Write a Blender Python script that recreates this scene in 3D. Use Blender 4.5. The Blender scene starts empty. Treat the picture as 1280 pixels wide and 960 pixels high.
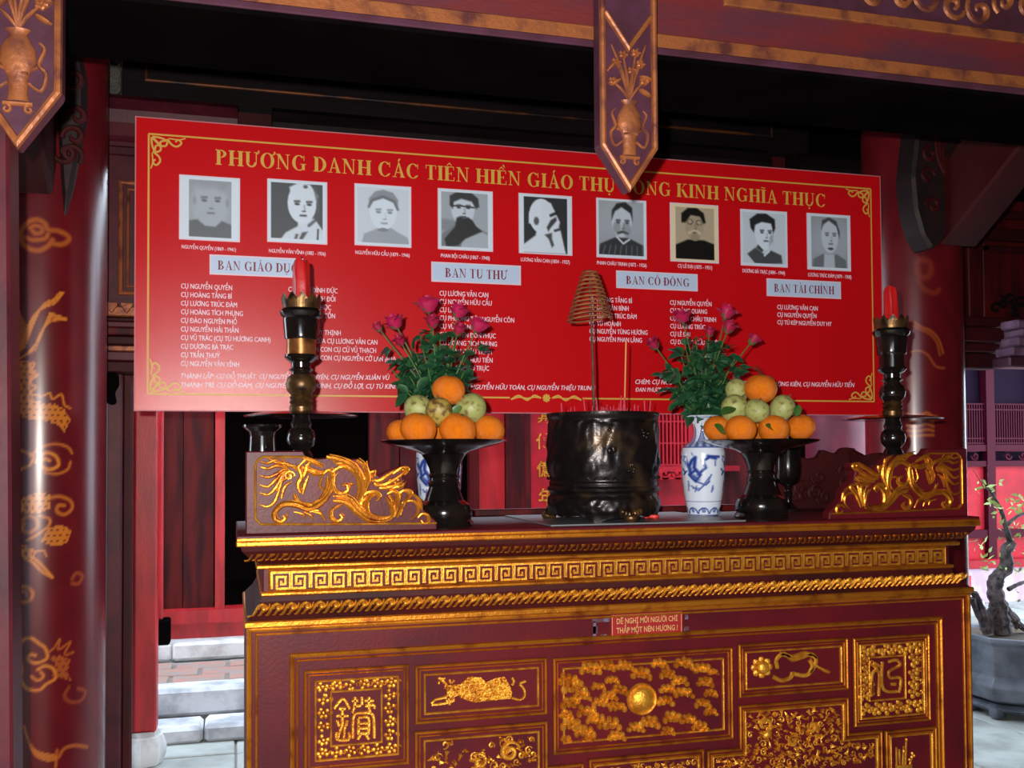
import bpy, math, random
import numpy as np
from mathutils import Vector, Matrix

# ------------------------------------------------------------------ camera, sky, lights, exposure
PI = math.pi
FPX, YAW, PITCH, ROLL, SHIFT, EYE = 1244.0, math.radians(15.5), math.radians(1.6), 0.006, 57.0, 1.47
col = bpy.context.scene.collection
scene = bpy.context.scene
_F = Vector((math.sin(YAW)*math.cos(PITCH), math.cos(YAW)*math.cos(PITCH), math.sin(PITCH)))
_R0 = Vector((math.cos(YAW), -math.sin(YAW), 0)); _U0 = _R0.cross(_F)
_R = _R0*math.cos(ROLL) - _U0*math.sin(ROLL); _U = _U0*math.cos(ROLL) + _R0*math.sin(ROLL)
CAM = Vector((0, 0, EYE))
cd = bpy.data.cameras.new('camera'); cam = bpy.data.objects.new('camera', cd); col.objects.link(cam)
cam.matrix_world = Matrix(((_R.x, _U.x, -_F.x, 0), (_R.y, _U.y, -_F.y, 0), (_R.z, _U.z, -_F.z, EYE), (0, 0, 0, 1)))
cd.sensor_width = 36; cd.lens = 36*FPX/1280; cd.shift_y = SHIFT/1280; cd.clip_start = .02; cd.clip_end = 200
scene.camera = cam

world = bpy.data.worlds.new('World'); scene.world = world; world.use_nodes = True
_bg = world.node_tree.nodes['Background']; _bg.inputs[0].default_value = (.72, .86, 1.0, 1); _bg.inputs[1].default_value = 6.0

fl = bpy.data.lights.new('camera_flash', 'POINT'); fl.energy = 300; fl.color = (1.0, .93, .86); fl.shadow_soft_size = .012
flo = bpy.data.objects.new('camera_flash', fl); col.objects.link(flo); flo.location = CAM + _R*(-.055) + _U*.045

scene.view_settings.view_transform = 'Standard'; scene.view_settings.look = 'None'
scene.view_settings.gamma = 1; scene.view_settings.use_curve_mapping = False; scene.view_settings.exposure = 0.0

# ------------------------------------------------------------------ helpers
def ray(px, py):
    return (_F + _R*((px-640)/FPX) - _U*((py-480-SHIFT)/FPX))
def at(px, py, Y):
    d = ray(px, py); return CAM + d*((Y-CAM.y)/d.y)
def atz(px, py, Z):
    d = ray(px, py); return CAM + d*((Z-CAM.z)/d.z)
def proj(p):
    d = Vector(p)-CAM; z = d.dot(_F); return (640+FPX*d.dot(_R)/z, 480+SHIFT-FPX*d.dot(_U)/z)

def lin(c):
    return tuple(((v/12.92) if v <= .04045 else ((v+.055)/1.055)**2.4) for v in c)
def rgb(r, g, b): return lin((r/255, g/255, b/255))

def mat(name, c, rough=.5, metal=0., var=None, scale=8., bump=0., bscale=60., coat=0., stretch=(1, 1, 1), attr=None, rvar=0., lo=.42, hi=.62):
    m = bpy.data.materials.new(name); m.use_nodes = True
    nt = m.node_tree; b = nt.nodes['Principled BSDF']; L = nt.links.new
    b.inputs['Base Color'].default_value = (*c, 1); b.inputs['Roughness'].default_value = rough; b.inputs['Metallic'].default_value = metal
    b.inputs['Coat Weight'].default_value = coat; b.inputs['Coat Roughness'].default_value = .12
    tc = nt.nodes.new('ShaderNodeTexCoord'); mp = nt.nodes.new('ShaderNodeMapping'); mp.inputs['Scale'].default_value = stretch
    L(tc.outputs['Object'], mp.inputs[0])
    if var is not None:
        n = nt.nodes.new('ShaderNodeTexNoise'); n.inputs['Scale'].default_value = scale; n.inputs['Detail'].default_value = 6
        L(mp.outputs[0], n.inputs['Vector'])
        r = nt.nodes.new('ShaderNodeValToRGB'); r.color_ramp.elements[0].position = lo; r.color_ramp.elements[1].position = hi
        r.color_ramp.elements[0].color = (*c, 1); r.color_ramp.elements[1].color = (*var, 1)
        L(n.outputs[0], r.inputs[0]); L(r.outputs[0], b.inputs['Base Color'])
        if rvar:
            mm = nt.nodes.new('ShaderNodeMapRange'); mm.inputs['To Min'].default_value = rough; mm.inputs['To Max'].default_value = rough+rvar
            L(n.outputs[0], mm.inputs[0]); L(mm.outputs[0], b.inputs['Roughness'])
    if attr:
        a = nt.nodes.new('ShaderNodeAttribute'); a.attribute_name = attr; L(a.outputs['Color'], b.inputs['Base Color'])
    if bump:
        n2 = nt.nodes.new('ShaderNodeTexNoise'); n2.inputs['Scale'].default_value = bscale; n2.inputs['Detail'].default_value = 4
        L(mp.outputs[0], n2.inputs['Vector'])
        bp = nt.nodes.new('ShaderNodeBump'); bp.inputs['Strength'].default_value = bump; bp.inputs['Distance'].default_value = .004
        L(n2.outputs[0], bp.inputs['Height']); L(bp.outputs[0], b.inputs['Normal'])
    return m

M = {}
M['lacquer'] = mat('altar_lacquer', rgb(90, 18, 26), .43, var=rgb(74, 16, 26), scale=5, bump=.12, bscale=120)
M['lacquer'].node_tree.nodes['Principled BSDF'].inputs['Specular IOR Level'].default_value = .24
M['lacquer_dark'] = mat('dark_red_lacquer', rgb(66, 13, 15), .6, var=rgb(48, 10, 12), scale=4, bump=.15, bscale=70)
M['gold'] = mat('gilding', rgb(214, 136, 40), .36, metal=.8, var=rgb(150, 76, 26), scale=22, bump=.25, bscale=160, lo=.5, hi=.72)
M['gold_bright'] = mat('bright_gilding', rgb(236, 172, 58), .34, metal=.68, var=rgb(196, 124, 36), scale=40, bump=.45, bscale=260)
M['gold_worn'] = mat('worn_gilding', rgb(158, 94, 54), .45, metal=.3, var=rgb(96, 50, 48), scale=18, bump=.4, bscale=90, lo=.48, hi=.68)
M['beam_red'] = mat('weathered_red_beam', rgb(104, 36, 38), .5, var=rgb(78, 40, 54), scale=6, bump=.2, bscale=60, stretch=(.5, 2, 2))
M['panel_purple'] = mat('purple_brown_lacquer', rgb(78, 44, 62), .4, bump=.3, bscale=50, var=rgb(66, 36, 46), scale=10)
M['red_paint'] = mat('red_painted_wood', rgb(190, 34, 40), .42, var=rgb(158, 26, 34), scale=5, bump=.15, bscale=60, stretch=(3, 3, .6))
M['red_dull'] = mat('aged_red_boards', rgb(88, 18, 19), .5, var=rgb(52, 12, 16), scale=4, bump=.2, bscale=40, stretch=(4, 4, .5))
M['jamb'] = mat('deep_red_jamb', rgb(84, 26, 38), .5, var=rgb(62, 18, 30), scale=7, bump=.15, bscale=50)
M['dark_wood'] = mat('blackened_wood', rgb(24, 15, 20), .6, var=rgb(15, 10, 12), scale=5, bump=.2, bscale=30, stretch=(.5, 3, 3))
M['black_and_shade'] = mat('black_wood_and_shade', rgb(12, 9, 10), .9, var=rgb(8, 6, 7), scale=5)  # black wood colour; also paints the lintel's unlit underside
M['black_lac'] = mat('black_lacquer', rgb(16, 14, 14), .16, var=rgb(28, 22, 18), scale=15, coat=.4)
M['brass_worn'] = mat('worn_brass', rgb(120, 90, 56), .38, metal=.8, var=rgb(50, 38, 28), scale=30, bump=.2, bscale=80)
M['copper'] = mat('copper_band', rgb(176, 116, 66), .28, metal=.75, var=rgb(110, 66, 36), scale=25)
M['bronze_black'] = mat('blackened_bronze', rgb(30, 26, 26), .3, metal=.55, var=rgb(84, 66, 48), scale=9, bump=.5, bscale=38, lo=.56, hi=.7)
M['banner_red'] = mat('printed_banner_red', rgb(208, 18, 26), .25, bump=.10, bscale=500)
M['banner_red'].node_tree.nodes['Principled BSDF'].inputs['Specular IOR Level'].default_value = .5
M['edge_pale'] = mat('banner_edge', rgb(196, 120, 130), .6)
M['print_gold'] = mat('printed_yellow', rgb(222, 178, 78), .45)
M['print_white'] = mat('printed_white', rgb(240, 226, 244), .45)
M['print_blue'] = mat('printed_pale_blue', rgb(196, 218, 248), .45)
M['print_maroon'] = mat('printed_maroon', rgb(130, 20, 42), .45)
M['white_card'] = mat('white_print_border', rgb(232, 214, 232), .45)
M['col_print'] = mat('portrait_print', (1, 1, 1), .45, attr='Col')
M['wax'] = mat('red_wax', rgb(186, 26, 28), .35, bump=.3, bscale=60)
M['orange'] = mat('orange_peel', rgb(238, 130, 14), .4, var=rgb(232, 114, 8), scale=6, bump=.6, bscale=220)
M['green_fruit'] = mat('green_fruit_skin', rgb(158, 164, 98), .5, var=rgb(110, 92, 50), scale=58, bump=.3, bscale=60, lo=.52, hi=.7)
M['brown_fruit'] = mat('blotched_fruit_skin', rgb(158, 140, 66), .5, var=rgb(92, 66, 34), scale=58, bump=.3, bscale=60, lo=.45, hi=.62)
M['leaf'] = mat('rose_leaf', rgb(26, 66, 44), .38, var=rgb(44, 92, 52), scale=30, bump=.2, bscale=90)
M['leaf_fruit'] = mat('citrus_leaf', rgb(52, 92, 38), .4, var=rgb(80, 110, 50), scale=30)
M['dry'] = mat('dry_leaf', rgb(92, 76, 48), .7, var=rgb(60, 48, 36), scale=30)
M['stem'] = mat('rose_stem', rgb(76, 112, 52), .5, var=rgb(60, 90, 44), scale=30)
M['petal'] = mat('magenta_petal', rgb(184, 18, 82), .6, var=rgb(156, 12, 64), scale=30)
M['petal_dark'] = mat('deep_pink_petal', rgb(170, 16, 70), .6, var=rgb(132, 10, 50), scale=30)
M['porcelain'] = mat('painted_porcelain', (1, 1, 1), .12, attr='Col', coat=.5)
M['painted_column'] = mat('gold_painted_lacquer', (1, 1, 1), .27, attr='Col', coat=.08)
M['coil'] = mat('coil_incense', rgb(150, 92, 48), .8, bump=.5, bscale=200, var=rgb(112, 62, 34), scale=40)
M['rod'] = mat('dark_rod', rgb(56, 36, 32), .6, bump=.5, bscale=150, var=rgb(92, 60, 50), scale=60)
M['bamboo'] = mat('incense_stick', rgb(214, 150, 84), .7)
M['pink_stick'] = mat('pink_stick_ends', rgb(196, 74, 96), .7)
M['ash'] = mat('grey_ash', rgb(140, 130, 126), .95, bump=.5, bscale=90)
M['grey_sheet'] = mat('grey_sheet', rgb(116, 120, 126), .35)
M['stone'] = mat('grey_stone', rgb(206, 208, 212), .85, var=rgb(160, 162, 168), scale=7, bump=.7, bscale=40)
M['stone_pale'] = mat('pale_stone', rgb(226, 226, 226), .85, var=rgb(184, 180, 178), scale=7, bump=.6, bscale=40)
M['brick'] = mat('worn_brick', rgb(176, 128, 116), .85, var=rgb(150, 138, 132), scale=9, bump=.6, bscale=40)
M['mortar'] = mat('mortar', rgb(138, 134, 128), .95, bump=.5, bscale=60)
M['pave'] = mat('courtyard_paving', rgb(168, 172, 168), .8, var=rgb(138, 142, 136), scale=4, bump=.5, bscale=30)
M['far_red'] = mat('courtyard_red_doors', rgb(176, 24, 40), .5, var=rgb(150, 20, 34), scale=5)
M['far_frame'] = mat('courtyard_door_frames', rgb(66, 9, 28), .5)
M['far_dark'] = mat('lattice_back', rgb(28, 14, 32), .6)
M['planter'] = mat('grey_glazed_planter', rgb(60, 64, 74), .5, var=rgb(98, 102, 112), scale=6, bump=.5, bscale=30)
M['bark'] = mat('bonsai_bark', rgb(44, 34, 38), .85, var=rgb(92, 80, 80), scale=30, bump=.8, bscale=60)
M['soil'] = mat('soil', rgb(70, 58, 46), .95, bump=.8, bscale=40)
M['leaf_pale'] = mat('young_leaf', rgb(156, 190, 92), .5, var=rgb(206, 190, 150), scale=14)
M['white_plaster'] = mat('white_plaster', rgb(214, 190, 204), .8, var=rgb(180, 150, 168), scale=4)
M['lilac'] = mat('weathered_lilac_stone', rgb(140, 104, 134), .7, var=rgb(104, 74, 100), scale=9, bump=.3, bscale=40)
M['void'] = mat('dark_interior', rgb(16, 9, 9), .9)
M['tape'] = mat('tape_residue', rgb(104, 96, 122), .5, var=rgb(84, 50, 64), scale=60, lo=.45, hi=.5)
M['sign_red'] = mat('small_sign_red', rgb(150, 34, 38), .4)
M['sign_tan'] = mat('small_sign_lettering', rgb(196, 150, 96), .5)
M['red_plastic'] = mat('red_wrapper', rgb(220, 60, 50), .4)
M['grey_carve'] = mat('grey_carved_wood', rgb(84, 82, 78), .7, bump=.4, bscale=40)
M['pink_col'] = mat('rose_lacquer', rgb(104, 22, 46), .55, var=rgb(84, 18, 38), scale=4)

for k_, v_ in (('black_and_shade', .0), ('dark_wood', .15), ('void', 0.), ('far_dark', .05), ('far_frame', .1), ('far_red', .25), ('lacquer_dark', .25), ('jamb', .35), ('red_dull', .2), ('panel_purple', .3), ('banner_red', .42)):
    M[k_].node_tree.nodes['Principled BSDF'].inputs['Specular IOR Level'].default_value = v_

ORG = {}
def tag(o, label=None, cat=None, group=None, kind=None):
    if label: o['label'] = label
    if cat: o['category'] = cat
    if group: o['group'] = group
    if kind: o['kind'] = kind
    return o
def thing(name, label, cat, loc=(0, 0, 0), group=None, rz=0):
    o = bpy.data.objects.new(name, None); col.objects.link(o); o.location = loc; o.rotation_euler = (0, 0, rz)
    o.empty_display_size = .05
    ORG[o.name] = Vector(loc); return tag(o, label, cat, group)
def link(name, me, m, parent=None):
    o = bpy.data.objects.new(name, me); col.objects.link(o)
    if m is not None and not me.materials: me.materials.append(m)
    if parent is not None:
        o.parent = parent; ORG[o.name] = ORG.get(parent.name, Vector((0, 0, 0)))
    return o

class MB:
    def __init__(s): s.v = []; s.f = []
    def add(s, vs, fs):
        n = len(s.v); s.v.extend([tuple(p) for p in vs]); s.f.extend([tuple(i+n for i in f) for f in fs]); return s
    def box(s, x0, x1, y0, y1, z0, z1):
        return s.add([(x0, y0, z0), (x1, y0, z0), (x1, y1, z0), (x0, y1, z0), (x0, y0, z1), (x1, y0, z1), (x1, y1, z1), (x0, y1, z1)],
                     [(0, 3, 2, 1), (4, 5, 6, 7), (0, 1, 5, 4), (1, 2, 6, 5), (2, 3, 7, 6), (3, 0, 4, 7)])
    def quad(s, a, b, c, d): return s.add([a, b, c, d], [(0, 1, 2, 3)])
    def beam(s, a, b, w, h, up=(0, 0, 1)):
        a = Vector(a); b = Vector(b); d = (b-a).normalized(); r = d.cross(Vector(up)).normalized(); u = r.cross(d)
        vs = []
        for p in (a, b):
            for i, j in ((-1, -1), (1, -1), (1, 1), (-1, 1)): vs.append(p+r*(w/2*i)+u*(h/2*j))
        return s.add(vs, [(0, 1, 2, 3), (7, 6, 5, 4), (0, 4, 5, 1), (1, 5, 6, 2), (2, 6, 7, 3), (3, 7, 4, 0)])
    def prism(s, poly, y0, y1):           # poly in (x,z), front y0, back y1
        n = len(poly)
        s.add([(x, y0, z) for x, z in poly]+[(x, y1, z) for x, z in poly],
              [tuple(range(n)), tuple(range(2*n-1, n-1, -1))]+[(i, i+n, (i+1) % n+n, (i+1) % n) for i in range(n)])
        return s
    def prism_x(s, poly, x0, x1):         # poly in (y,z)
        n = len(poly)
        return s.add([(x0, y, z) for y, z in poly]+[(x1, y, z) for y, z in poly],
              [tuple(range(n-1, -1, -1)), tuple(range(n, 2*n))]+[(i, (i+1) % n, (i+1) % n+n, i+n) for i in range(n)])
    def lathe(s, prof, c=(0, 0, 0), seg=32, cap=True):
        vs = []; fs = []; k = len(prof)
        for r, z in prof:
            for i in range(seg):
                a = 2*PI*i/seg; vs.append((c[0]+r*math.cos(a), c[1]+r*math.sin(a), c[2]+z))
        for j in range(k-1):
            for i in range(seg):
                i2 = (i+1) % seg; fs.append((j*seg+i, j*seg+i2, (j+1)*seg+i2, (j+1)*seg+i))
        if cap:
            fs.append(tuple(range(seg-1, -1, -1))); fs.append(tuple((k-1)*seg+i for i in range(seg)))
        return s.add(vs, fs)
    def tube(s, pts, rad, seg=6, fl=None, fy=1.):    # fl: flatten axis y by factor
        pts = [Vector(p) for p in pts]; n = len(pts)
        if n < 2: return s
        if not hasattr(rad, '__len__'): rad = [rad]*n
        vs = []; fs = []; pr = None
        for i, p in enumerate(pts):
            d = (pts[min(i+1, n-1)]-pts[max(i-1, 0)])
            if d.length < 1e-9: d = Vector((0, 0, 1))
            d.normalize()
            if pr is None:
                ref = Vector((0, 1, 0)) if abs(d.y) < .9 else Vector((1, 0, 0)); pr = d.cross(ref).normalized()
            else:
                pr = pr-d*pr.dot(d)
                if pr.length < 1e-6: pr = d.cross(Vector((0, 1, 0)))
                pr.normalize()
            q = d.cross(pr)
            for k in range(seg):
                a = 2*PI*k/seg; o = (pr*math.cos(a)+q*math.sin(a))*rad[i]
                if fy != 1.: o.y *= fy
                vs.append(p+o)
        for i in range(n-1):
            for k in range(seg):
                k2 = (k+1) % seg; fs.append((i*seg+k, (i+1)*seg+k, (i+1)*seg+k2, i*seg+k2))
        fs.append(tuple(range(seg))); fs.append(tuple((n-1)*seg+k for k in range(seg-1, -1, -1)))
        return s.add(vs, fs)
    def ball(s, c, r, seg=8, rings=5, rot=0.):        # r = (rx,ry,rz), rot about y
        if not hasattr(r, '__len__'): r = (r, r, r)
        vs = []; fs = []; ca, sa = math.cos(rot), math.sin(rot)
        for j in range(rings+1):
            t = PI*j/rings
            for i in range(seg):
                a = 2*PI*i/seg; x = r[0]*math.sin(t)*math.cos(a); y = r[1]*math.sin(t)*math.sin(a); z = r[2]*math.cos(t)
                vs.append((c[0]+x*ca-z*sa, c[1]+y, c[2]+x*sa+z*ca))
        for j in range(rings):
            for i in range(seg):
                i2 = (i+1) % seg; fs.append((j*seg+i, (j+1)*seg+i, (j+1)*seg+i2, j*seg+i2))
        return s.add(vs, fs)
    def rail(s, pts, w, h, Y, closed=True, prof=None):           # moulding along an (x,z) polyline standing proud of plane Y towards -y
        n = len(pts); P2 = [Vector((p[0], p[1])) for p in pts]; prof = prof or [(-.5, 0), (-.36, .75), (0, 1), (.36, .75), (.5, 0)]
        vs = []; fs = []
        for i in range(n):
            a = P2[(i-1) % n]; b = P2[i]; c = P2[(i+1) % n]
            d1 = (b-a).normalized() if (closed or i > 0) else (c-b).normalized()
            d2 = (c-b).normalized() if (closed or i < n-1) else d1
            n1 = Vector((-d1.y, d1.x)); n2 = Vector((-d2.y, d2.x)); m = (n1+n2)/max(.3, 1+n1.dot(n2))
            for u, t in prof: q = b+m*(u*w); vs.append((q.x, Y-t*h, q.y))
        k = len(prof)
        for i in range(n if closed else n-1):
            j = (i+1) % n
            for t in range(k-1): fs.append((i*k+t, i*k+t+1, j*k+t+1, j*k+t))
        return s.add(vs, fs)
    def mesh(s, name, org=(0, 0, 0), smooth=False, bevel=0, angle=40):
        me = bpy.data.meshes.new(name); ox, oy, oz = org
        me.from_pydata([(x-ox, y-oy, z-oz) for x, y, z in s.v], [], s.f); me.update()
        if bevel:
            import bmesh
            bm = bmesh.new(); bm.from_mesh(me)
            bmesh.ops.bevel(bm, geom=list(bm.edges), offset=bevel, segments=1, affect='EDGES', clamp_overlap=True); bm.to_mesh(me); bm.free()
        if smooth:
            me.shade_smooth()
            try: me.set_sharp_from_angle(angle=math.radians(angle))
            except Exception: pass
        return me
    def build(s, name, m, parent=None, smooth=False, bevel=0, local=False, angle=40):
        org = (0, 0, 0) if (local or parent is None) else ORG.get(parent.name, (0, 0, 0))
        return link(name, s.mesh(name, org, smooth, bevel, angle), m, parent)

def tree_copy(o, parent=None):
    c = o.copy(); col.objects.link(c)
    if parent is not None: c.parent = parent; c.matrix_parent_inverse = o.matrix_parent_inverse
    for ch in list(o.children): tree_copy(ch, c)
    return c

def bez(p, n=10):           # smooth curve through points (Catmull-Rom), any dimension
    p = [Vector(q) for q in p]; out = []
    q = [p[0]]+p+[p[-1]]
    for i in range(1, len(q)-2):
        a, b, c, d = q[i-1:i+3]
        for k in range(n):
            t = k/n; out.append(.5*((2*b)+(c-a)*t+(2*a-5*b+4*c-d)*t*t+(3*b-a-3*c+d)*t**3))
    out.append(p[-1]); return out
def taper(n, r0, r1, r2):
    return [((r0+(r1-r0)*2*t) if t < .5 else (r1+(r2-r1)*(2*t-1))) for t in [i/max(1, n-1) for i in range(n)]]
def spiral(cx, cz, r, turns, a0, n=22, r_in=.15, sgn=1):
    return [(cx+(r*(1-(1-r_in)*t))*math.cos(a0+sgn*turns*2*PI*t), cz+(r*(1-(1-r_in)*t))*math.sin(a0+sgn*turns*2*PI*t)) for t in [i/(n-1) for i in range(n)]]

def inpoly(u, v, poly):
    u = np.asarray(u); v = np.asarray(v); c = np.zeros(u.shape, bool); n = len(poly)
    for i in range(n):
        x1, y1 = poly[i]; x2, y2 = poly[(i+1) % n]
        if y1 == y2: continue
        k = ((y1 > v) != (y2 > v)) & (u < (x2-x1)*(v-y1)/(y2-y1)+x1); c ^= k
    return c
def dist_line(u, v, pts):
    d = np.full(u.shape, 1e9)
    for (x1, y1), (x2, y2) in zip(pts[:-1], pts[1:]):
        dx, dy = x2-x1, y2-y1; L2 = dx*dx+dy*dy+1e-12
        t = np.clip(((u-x1)*dx+(v-y1)*dy)/L2, 0, 1); d = np.minimum(d, np.hypot(u-x1-t*dx, v-y1-t*dy))
    return d
def color_attr(me, rgbs):
    a = me.color_attributes.new('Col', 'FLOAT_COLOR', 'POINT')
    arr = np.ones((len(me.vertices), 4), np.float32); arr[:, :3] = rgbs; a.data.foreach_set('color', arr.ravel())
def np_lin(c):
    c = np.clip(c, 0, 1); return np.where(c <= .04045, c/12.92, ((c+.055)/1.055)**2.4)

_tc = {}
def text_mesh(s, bold=0., shear=0.):
    k = (s, bold, shear)
    if k in _tc: return _tc[k]
    MP = {'Đ': 'D', 'Ơ': 'O', 'Ợ': 'Ọ', 'Ở': 'Ỏ'}      # letters completed with a separate bar or horn
    if any(c in MP for c in s):
        base = ''.join(MP.get(c, c) for c in s); V, Fs = text_mesh(base, bold, shear); V = V.copy(); Fs = list(Fs)
        for i, ch in enumerate(s):
            if ch in MP:
                W_ = text_mesh(MP[ch], bold, shear)[0][:, 0]; x1 = text_mesh(base[:i+1], bold, shear)[0][:, 0].max(); x = x1-np.ptp(W_); n = len(V)
                q = [(x-.08, .33), (x+.26, .33), (x+.26, .41), (x-.08, .41)] if ch == 'Đ' else [(x1-.16+shear*.7, .62), (x1-.04+shear*.7, .58), (x1+.06+shear*.8, .74), (x1-.03+shear*.8, .8)]
                V = np.vstack([V, np.array(q, np.float32)]); Fs.append((n, n+1, n+2, n+3))
        _tc[k] = (V, Fs); return _tc[k]
    cu = bpy.data.curves.new('t', 'FONT'); cu.body = s; cu.size = 1; cu.resolution_u = 2; cu.offset = bold; cu.shear = shear
    o = bpy.data.objects.new('t', cu); col.objects.link(o)
    dg = bpy.context.evaluated_depsgraph_get(); me = bpy.data.meshes.new_from_object(o.evaluated_get(dg))
    n = len(me.vertices); a = np.empty(n*3, np.float32); me.vertices.foreach_get('co', a); a = a.reshape(-1, 3)
    f = [tuple(p.vertices) for p in me.polygons]
    bpy.data.objects.remove(o); bpy.data.curves.remove(cu); bpy.data.meshes.remove(me)
    _tc[k] = (a[:, :2].copy(), f); return _tc[k]

# serif capitals, drawn as polygons (cap height 1)
def _rect(x0, y0, x1, y1): return [[(x0, y0), (x1, y0), (x1, y1), (x0, y1)]]
def _ring(cx, cy, rx, ry, tx, ty, a0=0, a1=360, n=20):
    out = []
    for i in range(n):
        p = math.radians(a0+(a1-a0)*i/n); q = math.radians(a0+(a1-a0)*(i+1)/n)
        out.append([(cx+rx*math.cos(p), cy+ry*math.sin(p)), (cx+rx*math.cos(q), cy+ry*math.sin(q)),
                    (cx+(rx-tx)*math.cos(q), cy+(ry-ty)*math.sin(q)), (cx+(rx-tx)*math.cos(p), cy+(ry-ty)*math.sin(p))])
    return out
def _st(x, w=.19, s=.07): return _rect(x, 0, x+w, 1)+_rect(x-s, 0, x+w+s, .06)+_rect(x-s, .94, x+w+s, 1)
def _sr(x, y, w=.28): return _rect(x-w/2, y, x+w/2, y+.045)
SER = {
 'I': (.36, _st(.09)), 'H': (.84, _st(.09)+_st(.57)+_rect(.2, .47, .6, .53)),
 'P': (.66, _st(.09)+_ring(.26, .735, .34, .265, .16, .05, -90, 90)+_rect(.2, .95, .28, 1)+_rect(.2, .47, .28, .52)),
 'B': (.72, _st(.09)+_ring(.26, .755, .3, .245, .15, .05, -90, 90)+_ring(.26, .265, .38, .265, .17, .05, -90, 90)+_rect(.2, .95, .28, 1)+_rect(.2, 0, .28, .05)),
 'D': (.75, _st(.09)+_ring(.3, .5, .43, .5, .18, .05, -90, 90)+_rect(.2, .95, .32, 1)+_rect(.2, 0, .32, .05)),
 'O': (.84, _ring(.42, .5, .38, .52, .18, .05)), 'C': (.78, _ring(.42, .5, .38, .52, .18, .05, 42, 318)+_rect(.68, .66, .715, 1)+[[(.66, .14), (.72, .2), (.7, .24), (.62, .2)]]),
 'G': (.86, _ring(.42, .5, .38, .52, .18, .05, 45, 300)+_rect(.68, .66, .715, 1)+_rect(.58, .04, .74, .42)+_rect(.5, .4, .82, .445)),
 'U': (.8, _rect(.1, .3, .27, 1)+_sr(.185, .955, .32)+_rect(.62, .3, .67, 1)+_sr(.645, .955, .24)+_ring(.385, .32, .285, .34, .13, .1, 180, 360)),
 'N': (.84, _rect(.13, 0, .18, 1)+_sr(.155, 0, .24)+_rect(.64, 0, .69, 1)+_sr(.665, .955, .24)+[[(.04, 1), (.25, 1), (.69, 0), (.62, 0)]]+_rect(.02, .955, .2, 1)),
 'A': (.8, [[(.14, 0), (.19, 0), (.42, .9), (.38, 1.02)], [(.38, 1.02), (.44, 1.02), (.74, 0), (.55, 0)]]+_rect(.24, .3, .56, .35)+_sr(.16, 0, .26)+_sr(.64, 0, .3)),
 'T': (.7, _rect(.265, 0, .435, 1)+_sr(.35, 0, .34)+_rect(.04, .95, .66, 1)+_rect(.04, .74, .075, 1)+_rect(.625, .74, .66, 1)),
 'E': (.7, _st(.09)+_rect(.2, .95, .6, 1)+_rect(.2, 0, .62, .05)+_rect(.2, .48, .46, .53)+_rect(.57, .76, .605, 1)+_rect(.6, 0, .635, .26)+_rect(.44, .4, .475, .61)),
 'K': (.82, _st(.09)+[[(.26, .42), (.3, .5), (.62, .97), (.56, .97)], [(.34, .5), (.46, .62), (.8, 0), (.6, 0)]]+_sr(.6, .955, .26)+_sr(.7, 0, .28)),
}
def _mk(x, kinds):
    o = []
    for k in kinds:
        if k == 'acute': o += [[(x-.03, 1.08), (x+.03, 1.06), (x+.14, 1.28), (x+.03, 1.28)]]
        if k == 'grave': o += [[(x+.03, 1.08), (x-.03, 1.06), (x-.14, 1.28), (x-.03, 1.28)]]
        if k == 'grave2': o += [[(x+.22, 1.2), (x+.17, 1.2), (x+.05, 1.4), (x+.15, 1.4)]]
        if k == 'circ': o += [[(x-.17, 1.07), (x-.11, 1.07), (x, 1.19), (x, 1.28)], [(x, 1.19), (x+.11, 1.07), (x+.17, 1.07), (x, 1.28)]]
        if k == 'dot': o += _ring(x, -.17, .07, .07, .07, .07, n=8)
        if k == 'tilde': o += [[(x-.17, 1.1), (x-.08, 1.2), (x+.08, 1.13), (x+.17, 1.2), (x+.1, 1.06), (x-.07, 1.13)]]
        if k == 'hook': o += _ring(x, 1.38, .07, .09, .035, .04, -60, 170, 8)
    return o
VN = {'Ư': ('U', .7, 'horn', ()), 'Ơ': ('O', .74, 'horn', ()), 'Á': ('A', 0, 0, ('acute',)), 'À': ('A', 0, 0, ('grave',)), 'Ê': ('E', 0, 0, ('circ',)),
      'Ề': ('E', 0, 0, ('circ', 'grave2')), 'Ụ': ('U', 0, 0, ('dot',)), 'Đ': ('D', 0, 'bar', ()), 'Ô': ('O', 0, 0, ('circ',)), 'Ĩ': ('I', 0, 0, ('tilde',)),
      'Ổ': ('O', 0, 0, ('circ', 'hook')), 'Í': ('I', 0, 0, ('acute',))}
def serif_mesh(s):
    V = []; Fs = []; x = 0
    for ch in s:
        if ch == ' ': x += .32; continue
        b, hx, sp, mk = VN.get(ch, (ch, 0, 0, ())); w, polys = SER[b]; polys = list(polys)+_mk(w/2-.02, mk)
        if sp == 'horn': polys += [[(hx-.08, .9), (hx+.02, .86), (hx+.13, 1.0), (hx+.11, 1.12), (hx+.03, 1.12), (hx+.04, 1.0)]]
        if sp == 'bar': polys += _rect(-.02, .47, .34, .53)
        for p in polys:
            n = len(V); V += [(x+a, c, (n % 7)*.00008) for a, c in p]
            Fs.append(tuple(range(n, n+len(p))))
        x += w+.035
    return np.array(V, np.float32), Fs

# ------------------------------------------------------------------ large structure
def P2(px, py, Y): p = at(px, py, Y); return (p.x, p.z)
def PL(pts, Y): return [P2(x, y, Y) for x, y in pts]
def struct(name, mb, m, **k): o = mb.build(name, m, **k); o['kind'] = 'structure'; return o
rnd = random.Random(4)

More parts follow.
